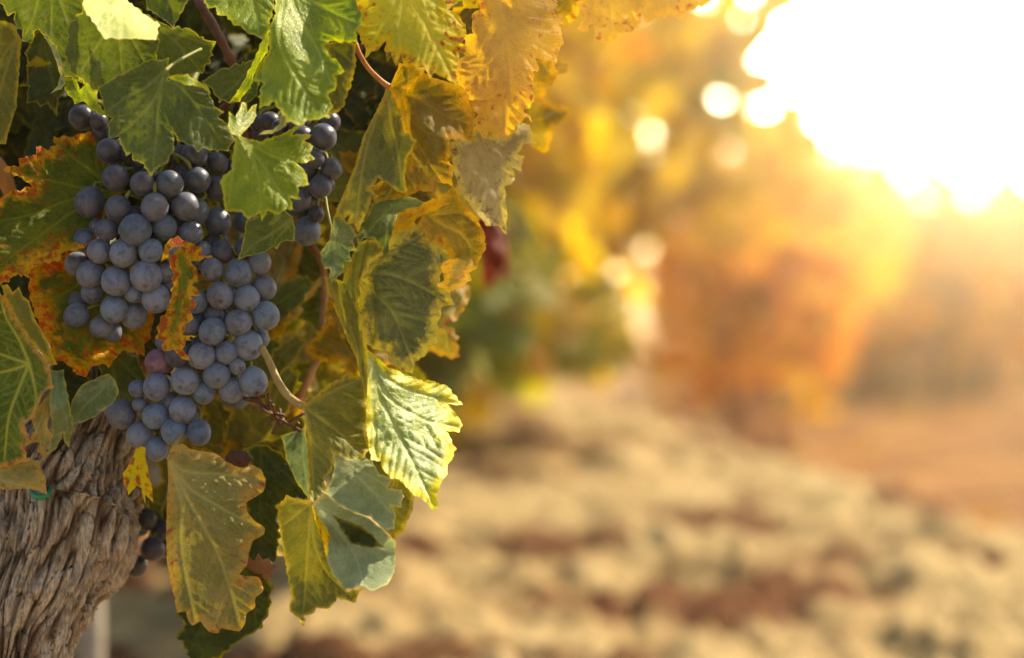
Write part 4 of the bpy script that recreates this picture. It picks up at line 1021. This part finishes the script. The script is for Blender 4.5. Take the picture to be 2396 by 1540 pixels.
# ------------------------------------------------------------------ trunk of the near vine
def build_trunk():
    #        x     y     z cm  radius px
    ax = smooth_path([(-60, 3000, 9, 150), (-10, 1900, 6, 150), (12, 1640, 5, 140), (28, 1500, 5, 148), (62, 1380, 5.4, 172), (100, 1270, 6.2, 205), (122, 1180, 7, 212),
                      (150, 1090, 7.4, 195), (185, 1010, 7.8, 165), (215, 950, 8.5, 140), (225, 880, 8, 110), (215, 780, 10, 90), (190, 660, 12, 70)], 40)
    s = np.concatenate([[0], np.cumsum(np.hypot(*np.diff(ax[:, :2], axis=0).T))])
    L = s[-1]
    keep = np.interp(np.concatenate([np.linspace(0, L * 0.36, 60, endpoint=False), np.linspace(L * 0.36, L, 620)]), s, np.arange(len(ax)))
    ax = np.stack([np.interp(keep, np.arange(len(ax)), ax[:, k]) for k in range(4)], -1)
    c = P(ax[:, 0], ax[:, 1], D0 + 0.01 * ax[:, 2])
    R = ax[:, 3] * PXCM * 0.01
    t = np.gradient(c, axis=0); t /= np.linalg.norm(t, axis=1)[:, None]
    e1 = np.cross(t, _fw); e1 /= np.linalg.norm(e1, axis=1)[:, None]
    e2 = np.cross(t, e1)
    n = 460
    th = np.linspace(0, 2 * np.pi, n, endpoint=False)
    sl = np.concatenate([[0], np.cumsum(np.linalg.norm(np.diff(c, axis=0), axis=1))]) * 100       # cm along
    TH, S = np.meshgrid(th, sl)
    RR = R[:, None] * np.ones_like(TH)
    U = TH * 3.9                                                # cm around
    cx, cy, cz = np.cos(TH) * 3.9, np.sin(TH) * 3.9, S
    big = fbm(cx * 0.32, cy * 0.32, cz * 0.22, 3)
    wx = U + 0.14 * perlin(cx * 0.7, cy * 0.7, cz * 0.5) + 0.10 * perlin(cx * 2.5, cy * 2.5, cz * 0.9) + 0.1 * np.sin(cz * 0.35)
    per = 2 * np.pi * 3.9
    f1, f2, cid = worley(wx * 2.3, cz * 0.52 + 0.25 * perlin(cx * 0.6, cy * 0.6, cz * 0.3) + 0.3 * perlin(cx * 1.5, cy * 1.5, cz * 1.2), 11)
    g1, g2, cid2 = worley(wx * 7.0, cz * 0.55 + 0.3 * perlin(cx * 3, cy * 3, cz * 2.0), 12)
    hp = np.random.RandomState(21).rand(256)[cid]; hp2 = np.random.RandomState(22).rand(256)[cid2]
    crack = np.minimum((f2 - f1), 0.6 * (g2 - g1) + 0.08)
    edge = np.clip((f2 - f1) / 0.10, 0, 1) ** 0.7; edge2 = np.clip((g2 - g1) / 0.2, 0, 1) ** 0.7
    fib = fbm(cx * 4.5, cy * 4.5, cz * 0.55, 4, 0.6)
    # long fibrous ridges with deep cracks, a few flakes lifted off them
    wob = 0.25 * perlin(cx * 0.5, cy * 0.5, cz * 0.3)
    r1 = 1 - np.abs(perlin(cx * 0.85 + wob, cy * 0.85, cz * 0.13)) * 1.7
    r2 = 1 - np.abs(perlin(cx * 2.1 + wob * 2, cy * 2.1 + 7, cz * 0.30 + 3)) * 1.6
    r3 = 1 - np.abs(perlin(cx * 4.8 + wob * 3, cy * 4.8 + 3, cz * 0.62 + 9)) * 1.5
    r1, r2, r3 = (np.clip(t, 0, 1) for t in (r1, r2, r3))
    brk = np.clip(worley(wx * 1.1, cz * 0.42 + 0.8 * perlin(cx, cy, cz * 0.5), 14)[0] * 1.3, 0, 1)
    d = 0.55 * big + 0.42 * (1 - r1) + 0.44 * (1 - r2) * (0.5 + brk) + 0.15 * (1 - r3) + 0.10 * fib + edge * (0.10 + 0.34 * hp * (hp > 0.3)) + edge2 * 0.10 * hp2 - 0.12 + 0.14 * np.where(hp > 0.78, (cz * 0.33 % 1.0), 0) * edge
    d = d - 0.12
    tops = np.clip(0.55 * (1 - r1) + 0.75 * (1 - r2) + 0.45 * (1 - r3) + 0.35 * (hp - 0.5), 0, 1)
    crack = np.clip(0.05 + 0.85 * np.minimum(1 - r2, 1 - 0.8 * r1) + 0.12 * (1 - r3) - 0.15 * (edge < 0.5), 0, 1)
    lump = 1 + 0.10 * np.sin(TH * 2 + S * 0.09) + 0.05 * np.sin(TH * 5 + 1.0 + S * 0.06)
    rad = RR * lump + 0.01 * (d - 0.42)
    pos = c[:, None, :] + (np.cos(TH) * rad)[..., None] * e1[:, None, :] + (np.sin(TH) * rad)[..., None] * e2[:, None, :]
    m = len(c)
    idx = np.arange(m * n).reshape(m, n); nx = np.roll(idx, -1, 1)
    q = np.stack([idx[:-1], nx[:-1], nx[1:], idx[1:]], -1).reshape(-1, 4)
    org = P(12, 3000, D0 + 0.09)
    me = bpy.data.meshes.new('trunk')
    me.vertices.add(m * n); me.vertices.foreach_set('co', (pos - org).astype(np.float32).ravel())
    me.loops.add(q.size); me.loops.foreach_set('vertex_index', q.ravel().astype(np.int32))
    me.polygons.add(len(q)); me.polygons.foreach_set('loop_start', np.arange(0, q.size, 4, dtype=np.int32))
    me.polygons.foreach_set('use_smooth', np.ones(len(q), bool))
    me.update(calc_edges=True)
    fattr(me, 'plate', tops.ravel()); fattr(me, 'crack', np.clip(crack, 0, 1).ravel())
    me.materials.append(bark_mat())
    root = tag(empty('grapevine', org), 'old vine with thick flaky grey brown trunk, bearing the dark grapes', 'vine')
    link_mesh('trunk', me, root)

    def cane(pts, mat):
        q = smooth_path(pts, 8)
        w = P(q[:, 0], q[:, 1], D0 + 0.01 * q[:, 2]) - org
        v, f = tube(w, q[:, 3] * PXCM * 0.01 * (1 + 0.08 * np.sin(np.arange(len(q)) * 0.9)), 12)
        link_mesh('cane', mesh_from('cane', v, f, [mat]), root)
    cane([(395, -260, 6, 12), (440, -60, 4, 12), (470, 10, 3, 12), (500, 62, 3, 11.5), (525, 110, 3, 11), (548, 165, 3.5, 11), (570, 300, 6, 12), (520, 520, 10, 16), (400, 700, 12, 30), (260, 860, 10, 50)], CANE)
    cane([(-140, 250, 9, 18), (-50, 330, 8, 18), (0, 395, 7.5, 18), (20, 440, 8, 18), (60, 560, 10, 22), (140, 720, 12, 34), (215, 860, 9, 60)], STEM_O)
    cane([(640, 980, 7, 10), (690, 945, 6.5, 10), (725, 880, 7, 10), (745, 820, 8, 9), (760, 650, 10, 9), (720, 560, 12, 9), (620, 420, 14, 10)], STEM_O)
    cane([(190, 700, 12, 14), (420, 380, 10, 12), (640, 120, 8, 11), (830, -60, 8, 10), (1000, -220, 8, 10)], CANE)
    cane([(420, 380, 10, 9), (700, 260, 8, 9), (900, 60, 6, 8), (1150, -60, 6, 7), (1420, -120, 8, 5), (1600, -110, 10, 4)], CANE)


build_trunk()

# green plastic tie round the trunk
_q = smooth_path([(70, 1136, 3.2, 5), (78, 1158, 1.5, 6.5), (95, 1163, 1.1, 7), (111, 1158, 1.3, 6), (118, 1144, 2.0, 4), (114, 1126, 3.6, 3)], 7)
_w = P(_q[:, 0], _q[:, 1], D0 + 0.01 * _q[:, 2])
_k = NT('green_plastic')
_mt = _k.out(_k.n('ShaderNodeBsdfPrincipled', {'Base Color': (0.01, 0.22, 0.09), 'Roughness': 0.35}).outputs[0])
_v, _f = tube(_w - _w[0], _q[:, 3] * PXCM * 0.01, 10)
tag(link_mesh('plastic_tie', mesh_from('plastic_tie', _v, _f, [_mt]), None, _w[0]), 'small green plastic tie stuck in the bark of the trunk', 'tie')


# ------------------------------------------------------------------ grapes
GM = grape_mat()


def grape_mesh(seed):
    r = np.random.RandomState(seed)
    nu, nv = 40, 26
    V, Fc = [(0, 0, 1.0)], []
    for i in range(1, nv):
        ph = math.pi * i / nv
        for j in range(nu):
            a = 2 * math.pi * j / nu
            V.append((math.sin(ph) * math.cos(a), math.sin(ph) * math.sin(a), math.cos(ph)))
    V.append((0, 0, -1.0)); V = np.array(V)
    for j in range(nu): Fc.append((0, 1 + j, 1 + (j + 1) % nu))
    for i in range(nv - 2):
        for j in range(nu):
            a = 1 + i * nu + j; b = 1 + i * nu + (j + 1) % nu
            Fc.append((a, a + nu, b + nu, b))
    for j in range(nu): Fc.append((len(V) - 1, 1 + (nv - 2) * nu + (j + 1) % nu, 1 + (nv - 2) * nu + j))
    d = 1 + 0.025 * perlin(V[:, 0] * 1.3, V[:, 1] * 1.3, V[:, 2] * 1.3 + seed)
    top = np.exp(-((1 - V[:, 2]) / 0.035) ** 2); bot = np.exp(-((1 + V[:, 2]) / 0.012) ** 2)
    V2 = V * (d - 0.07 * top - 0.02 * bot)[:, None]
    V2[:, 2] *= r.uniform(0.98, 1.07)
    me = mesh_from('grape', V2, Fc, [GM])
    fattr(me, 'bloom', np.clip(1 - 0.85 * bot - 0.35 * top, 0.05, 1))
    return me


GRAPES = [grape_mesh(i) for i in range(5)]
GN = [0]


def bunch(label, grapes, centre, radii, z0, bulge, spine, filler=0, wax=(0.75, 1.0), fill_box=None):
    """A bunch: berries given front first as (x, y, radius px [, wax, hue]); each is pushed back until it only touches those before it."""
    rnd = random.Random(len(grapes))
    placed = []
    gl = [tuple(g) + (None,) * (5 - len(g)) for g in grapes]
    for _ in range(filler):
        a, b = rnd.uniform(0, 6.283), math.sqrt(rnd.random())
        gl.append((centre[0] + radii[0] * 0.8 * b * math.cos(a), centre[1] + radii[1] * 0.85 * b * math.sin(a), rnd.uniform(25, 31), 0.6, None))
    for x, y, r, wx, hu in gl:
        R = r * PXCM
        X, Y = x * PXCM, y * PXCM
        z = z0 + bulge * (((x - centre[0]) / radii[0]) ** 2 + ((y - centre[1]) / radii[1]) ** 2)
        for _ in range(6):
            for (x2, y2, z2, R2) in placed:
                dd = 0.87 * (R + R2); h = (X - x2) ** 2 + (Y - y2) ** 2
                if h < dd * dd and abs(z - z2) < math.sqrt(dd * dd - h): z = z2 + math.sqrt(dd * dd - h) + 1e-3
        placed.append((X, Y, z, R))
    root = tag(empty('grape_bunch', P(spine[0][0], spine[0][1], D0 + 0.01 * spine[0][2])), label, 'grapes')
    org = np.array(root.location)
    sp = smooth_path(spine, 8)
    sw = P(sp[:, 0], sp[:, 1], D0 + 0.01 * sp[:, 2]) - org
    sv, sf = tube(sw, np.linspace(0.0022, 0.0012, len(sw)), 8)
    for (x, y, r, wx, hu), (X, Y, z, R) in zip(gl, placed):
        p = P(x, y, D0 + 0.01 * z) - org
        g = bpy.data.objects.new('grape', GRAPES[GN[0] % len(GRAPES)]); GN[0] += 1
        COL.objects.link(g); g.parent = root
        g.location = Vector(p)
        rad = R * 0.01
        g.scale = (rad * rnd.uniform(0.95, 1.04), rad * rnd.uniform(0.95, 1.04), rad * rnd.uniform(0.97, 1.05))
        i = int(np.argmin(np.linalg.norm(sw - (p + np.array([0, 0.004, 0.012])), axis=1)))
        dv = Vector(sw[i] - p)
        up = (dv.normalized() + Vector((rnd.gauss(0, .35), rnd.gauss(0, .35), 0.6 + rnd.gauss(0, .3)))).normalized()
        qd = up.to_track_quat('Z', 'Y') @ Matrix.Rotation(rnd.uniform(0, 6.28), 3, 'Z').to_quaternion()
        g.rotation_euler = qd.to_euler()
        g['wax'] = float((wx if wx is not None else rnd.uniform(*wax)) * np.interp(y, [300, 500, 640], [0.45, 0.62, 1.05])); g['hue'] = float(hu or 0)
        a = Vector(p) + up * rad * 0.93; b = Vector(sw[i])
        q = smooth_path([tuple(a), tuple(a + up * min(0.006, (b - a).length * 0.4)), tuple(b)], 4)
        v2, f2 = tube(q, np.linspace(0.0012, 0.0009, len(q)), 6)
        o = len(sv); sv += v2; sf += [tuple(k + o for k in t) for t in f2]
    link_mesh('stem', mesh_from('stem', sv, sf, [STEM_G]), root)
    return root


bunch('large bunch of dusty dark grapes hanging in front on the left', [
    (397, 430, 33), (462, 422, 30, 0.7), (362, 485, 33), (434, 483, 33), (210, 473, 36, 0.6), (317, 538, 38, 0.8), (510, 520, 34, 0.6), (276, 487, 30, 0.55), (270, 417, 32, 0.5),
    (289, 592, 33), (272, 658, 35), (342, 646, 37), (267, 723, 33, 1.0), (212, 641, 33, 0.75), (180, 738, 30, 0.9), (237, 765, 28), (233, 588, 30), (353, 587, 29), (180, 618, 29, 0.8),
    (365, 698, 34), (313, 738, 32), (250, 538, 27, 0.55), (385, 531, 30), (447, 545, 28), (458, 495, 32), (455, 362, 31, 0.55), (507, 382, 27, 0.6), (333, 430, 29, 0.55), (255, 352, 29, 0.4),
    (383, 635, 26), (262, 778, 24), (217, 683, 28, 0.7), (313, 685, 24), (180, 705, 22, 0.5), (228, 530, 20, 0.5), (405, 588, 24), (513, 565, 25), (570, 518, 28, 0.6), (572, 492, 24, 0.6), (475, 590, 26),
    (510, 440, 30, 0.4), (192, 275, 32, 0.3), (232, 285, 22, 0.3), (300, 350, 26, 0.3), (350, 415, 26, 0.3), (420, 365, 26, 0.35), (345, 360, 26, 0.3), (240, 310, 24, 0.3), (497, 300, 25, 0.3), (545, 400, 28, 0.3), (415, 540, 27, 0.5), (330, 380, 24, 0.3)],
    (330, 540), (170, 260), -0.6, 2.2, [(480, 110, 6.0), (440, 220, 3.6), (400, 340, 2.6), (370, 450, 2.6), (320, 560, 2.8), (290, 660, 2.6), (255, 750, 2.2)], 16)
bunch('bunch of bluer grapes hanging lower, tip resting against the trunk', [
    (558, 638, 33), (578, 699, 32), (622, 739, 34, 1.0), (515, 692, 33), (558, 755, 32), (497, 776, 33), (580, 808, 36), (473, 833, 33), (433, 891, 35, 1.0), (367, 905, 34, 1.0), (507, 878, 32), (593, 893, 33, 0.95), (530, 826, 27),
    (284, 969, 36, 0.7), (364, 973, 32, 0.95), (427, 958, 32, 0.95), (327, 1018, 31, 1.0), (407, 1009, 32, 1.0), (367, 1051, 29, 0.95), (541, 913, 30), (477, 918, 28), (617, 674, 30, 0.6), (457, 706, 29),
    (607, 615, 28), (497, 630, 28), (475, 606, 26), (417, 828, 33, 0.25), (372, 848, 33, 0.75, 0.8), (444, 966, 27), (608, 795, 22), (500, 735, 25, 0.6), (327, 947, 18, 0.8), (322, 910, 22), (555, 858, 20), (440, 760, 26, 0.5), (520, 590, 28, 0.3), (345, 1000, 24), (398, 940, 24), (385, 800, 22, 0.5), (575, 580, 26, 0.3)],
    (490, 800), (150, 260), 0.4, 0.7, [(600, 360, 8.0), (570, 480, 6.0), (555, 600, 4.2), (550, 720, 3.8), (520, 820, 3.6), (450, 900, 3.4), (380, 980, 3.0), (350, 1035, 2.4)], 16)
bunch('small dull bunch behind the lobed leaf with one lone grape below', [
    (717, 541, 35, 0.75), (702, 470, 26, 0.6), (750, 437, 28, 0.5), (757, 320, 31, 0.55), (735, 372, 24, 0.5), (775, 395, 26, 0.45), (725, 398, 22, 0.4), (690, 482, 26, 0.55), (770, 285, 28, 0.45), (740, 500, 20, 0.1), (726, 505, 17, 0.1), (705, 320, 28, 0.4), (762, 430, 22, 0.3),
    (690, 400, 26, 0.3), (720, 440, 22, 0.3), (605, 290, 22, 0.25), (632, 285, 24, 0.25), (655, 300, 22, 0.2), (610, 318, 20, 0.2)],
    (730, 400), (90, 170), 0.8, 1.2, [(660, 200, 6), (700, 280, 4.5), (740, 360, 3.6), (745, 440, 3.2), (730, 500, 2.8)], 3)
bunch('blurred black grapes in shade behind the trunk edge', [
    (342, 1216, 28, 0.15), (357, 1285, 32, 0.15), (320, 1325, 28, 0.2), (375, 1240, 26, 0.1), (385, 1280, 26, 0.1)], (355, 1270), (60, 80), 9.0, 0.8, [(420, 1100, 11), (380, 1180, 10.5), (350, 1260, 10.5)], 2)

# dried-out stalk, a shrivelled berry and a dead leaf
def stalk():
    sv, sf = [], []
    r = random.Random(5)
    org = P(572, 935, D0 + 0.012)
    main = smooth_path([(572, 932, 1.2), (605, 942, 0.6), (632, 965, 0.2), (660, 985, 0.0), (690, 1000, 0.0), (705, 1008, 0.2)], 8)
    w = P(main[:, 0], main[:, 1], D0 + 0.01 * main[:, 2]) - org
    sv, sf = tube(w, np.linspace(0.0012, 0.0007, len(w)), 7)
    for k in range(26):
        i = r.randrange(3, len(w))
        d = np.array([r.gauss(0, .004), r.gauss(0, .003), r.gauss(-0.001, .0045)])
        v2, f2 = tube([w[i], w[i] + d * 0.6, w[i] + d], [0.0006, 0.0006, 0.0011], 6)
        o = len(sv); sv += v2; sf += [tuple(q + o for q in t) for t in f2]
    tag(link_mesh('dry_stalk', mesh_from('dry_stalk', sv, sf, [CANE]), None, org), 'bare reddish brown dried grape stalk under the right grapes', 'stalk')


stalk()


def blob(name, label, cat, x, y, z, rx, ry, col, tilt):
    r = np.random.RandomState(int(x))
    me0 = GRAPES[0]
    v = np.array([p.co[:] for p in me0.vertices])
    d = 1 + 0.25 * fbm(v[:, 0] * 1.6, v[:, 1] * 1.6, v[:, 2] * 1.6 + x, 3) - 0.12 * np.abs(np.sin(6 * np.arctan2(v[:, 1], v[:, 0])))
    v = v * d[:, None] * np.array([rx, 0.6 * ry, ry]) * PXCM * 0.01
    me = mesh_from(name, v, [tuple(p.vertices) for p in me0.polygons], [wood_mat(name + '_skin', (col[0] * 0.6, col[1] * 0.6, col[2] * 0.6), col, 500, 0.55)])
    o = link_mesh(name, me, None, P(x, y, D0 + 0.01 * z)); o.rotation_euler = (0, tilt, 0)
    tag(o, label, cat)


blob('dried_berry', 'dark brown shrivelled berry on the big yellow green leaf', 'berry', 559, 1073, -2.4, 30, 18, (0.07, 0.028, 0.016), 0.15)
leaf('reddish brown dead leaf curled up beside the big yellow green leaf', [dict(
    o=[(575, 1325), (583, 1306), (594, 1309), (605, 1299), (616, 1308), (628, 1309), (634, 1320), (643, 1327), (636, 1336), (634, 1347), (621, 1354), (610, 1344), (598, 1342)], amp=1.5, c=[(575, 1325, 0.6), (642, 1328, 0.4), (605, 1300, -0.6), (620, 1354, 0.9)], wave=0.3)],
    [leaf_mat('dead_leaf', (0.07, 0.032, 0.022), (0.13, 0.065, 0.042), (0.22, 0.13, 0.08), (0.15, 0.06, 0.035), 0.25, tr=0.05, sat=0.9)])

# ------------------------------------------------------------------ leaves deeper in the canopy
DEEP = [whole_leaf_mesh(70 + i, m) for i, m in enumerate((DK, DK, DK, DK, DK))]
DEEP2 = [whole_leaf_mesh(90 + i, m) for i, m in enumerate((OL, BR, GR, YG))]


def scatter(boxes, label, group, seed, meshes):
    r = random.Random(seed)
    for (x0, x1, y0, y1, z0, z1, n) in boxes:
        for _ in range(n):
            x, y, z = r.uniform(x0, x1), r.uniform(y0, y1), r.uniform(z0, z1)
            o = bpy.data.objects.new('vine_leaf', r.choice(meshes)); COL.objects.link(o)
            o.location = Vector(P(x, y, D0 + 0.01 * z))
            o.rotation_euler = (math.pi / 2 + r.gauss(-0.35, 0.4), math.pi + r.gauss(0, 0.9), r.gauss(0, 0.5))
            s = r.uniform(0.75, 1.15); o.scale = (s, s, s)
            tag(o, label, 'leaf', group)


scatter([(-120, 330, -80, 460, 11, 30, 44), (300, 700, -80, 520, 11, 30, 44), (680, 1000, -60, 420, 7, 20, 22), (-100, 460, 560, 900, 8, 20, 14), (-160, 760, -80, 620, 22, 36, 60)],
        'dark leaf in deep shade inside the canopy behind the grapes', 'shaded leaves inside the canopy', 3, DEEP)
scatter([(540, 860, 560, 960, 6, 22, 20), (430, 680, 900, 1250, 5, 14, 11), (700, 1060, 380, 760, 8, 20, 12), (1000, 1240, -40, 330, 6, 16, 12)],
        'half lit olive leaf out of focus behind the front leaves', 'half lit leaves behind the front leaves', 4, DEEP2)

# unseen leaves added above and left of the frame to shade the grapes
def shade_canopy():
    r = random.Random(9)
    V, Fc = [], []
    src = DEEP[:3]
    tot = 0
    va, ea, off = [], [], 0
    data = [(np.array([p.co[:] for p in m.vertices]), [tuple(p.vertices) for p in m.polygons], [a.value for a in m.attributes['vein'].data], [a.value for a in m.attributes['edge'].data]) for m in src]
    for k in range(90):
        x, y, z = (r.uniform(-500, 1500), r.uniform(-1100, -150), r.uniform(3, 30)) if k < 72 else (r.uniform(-700, -160), r.uniform(-200, 900), r.uniform(0, 25))
        if k < 72: z += 0.51 * (-y) * PXCM
        vv, ff, ve, ee = data[k % 3]
        m = (Matrix.Rotation(r.uniform(0, 6.28), 3, 'Z') @ Matrix.Rotation(r.gauss(0.7, .4), 3, 'X'))
        w = vv @ np.array(m).T * 1.1 + P(x, y, D0 + 0.01 * z)
        V += w.tolist(); Fc += [tuple(i + off for i in q) for q in ff]; va += ve; ea += ee; off += len(vv)
    me = mesh_from('shade_foliage', V, Fc, [GR]); fattr(me, 'vein', va); fattr(me, 'edge', ea)
    tag(link_mesh('shade_foliage', me), 'unseen green leaves added above the picture for shade', 'shade_foliage', kind='stuff')


shade_canopy()

scatter([(1000, 1190, 690, 900, 150, 185, 20)], 'blurred dark green leaf of the next vine, hanging low over the sand', 'low hanging leaves of the next vine', 8, [whole_leaf_mesh(170 + i, GR) for i in range(3)])

scatter([(1190, 1470, 640, 800, 270, 330, 34)], 'blurred golden leaf hanging low at the edge of the sandy bank', 'low hanging golden leaves', 12, [whole_leaf_mesh(180, YE), whole_leaf_mesh(181, YG), whole_leaf_mesh(182, OL), whole_leaf_mesh(183, BR)])

scatter([(1200, 1470, 730, 880, 275, 335, 30)], 'blurred olive leaf hanging close over the crest of the sandy bank', 'low hanging olive leaves', 15, [whole_leaf_mesh(190, OL), whole_leaf_mesh(191, GR), whole_leaf_mesh(192, BR)])

# a wooden stake behind the trunk and an orange fallen leaf
def stake():
    x0, y0, d = 215, 1400, 2.1
    top = P(x0, 1330, d); z = float(ground_z(top[0], top[1]))
    r = 0.0105
    v = []
    for zz in (z - 0.1 - top[2], -0.006, 0.0):
        k = 1.0 if zz < -0.003 else 0.8
        for i in range(14):
            a = 2 * math.pi * i / 14
            v.append((math.cos(a) * r * k, math.sin(a) * r * k, zz))
    f = [(j * 14 + i, j * 14 + (i + 1) % 14, (j + 1) * 14 + (i + 1) % 14, (j + 1) * 14 + i) for j in range(2) for i in range(14)] + [tuple(28 + i for i in range(14))]
    tag(link_mesh('vine_stake', mesh_from('vine_stake', v, f, [wood_mat('weathered_wood', (0.20, 0.16, 0.12), (0.34, 0.29, 0.23), 120)]), None, top), 'grey weathered stake out of focus behind the trunk', 'stake')


stake()
for _i, (_x, _y, _d, _s, _r) in enumerate(((1150, 520, 1.75, 1.15, 0.1), (1162, 620, 1.8, 1.1, -0.15))):
    _o = bpy.data.objects.new('vine_leaf', whole_leaf_mesh(150 + _i, RD)); COL.objects.link(_o)
    _o.location = Vector(P(_x, _y, _d)); _o.rotation_euler = (math.pi / 2 - 0.2, math.pi + _r, 0.3 + _r); _o.scale = (_s * 0.4, _s, _s)
    tag(_o, ('upper', 'lower')[_i] + ' of two blurred dark red leaves beside the mottled tan leaf', 'leaf')
_o = bpy.data.objects.new('fallen_leaf', whole_leaf_mesh(123, ORG)); COL.objects.link(_o)
_p = P(272, 1440, 2.35)
_o.location = (_p[0], _p[1], float(ground_z(_p[0], _p[1])) + 0.05); _o.rotation_euler = (1.1, 0.2, 0.4); _o.scale = (0.8,) * 3
tag(_o, 'orange fallen leaf lying on the sand beside the stake', 'leaf')


# ------------------------------------------------------------------ the golden air
def build_haze():
    k = NT('haze')
    vo = k.n('ShaderNodeVolumePrincipled', {'Color': (1.0, 0.89, 0.67), 'Density': 0.0085, 'Anisotropy': 0.92})
    o = k.n('ShaderNodeOutputMaterial')
    k.t.links.new(vo.outputs[0], o.inputs['Volume'])
    x0, x1, y0, y1, z0, z1 = -165, 165, -45, 265, -1.2, 2.6
    v = [(x, y, z) for z in (z0, z1) for y in (y0, y1) for x in (x0, x1)]
    f = [(0, 2, 3, 1), (4, 5, 7, 6), (0, 1, 5, 4), (2, 6, 7, 3), (0, 4, 6, 2), (1, 3, 7, 5)]
    tag(link_mesh('haze', mesh_from('haze', v, f, [k.m], smooth=False)), kind='stuff')


build_haze()
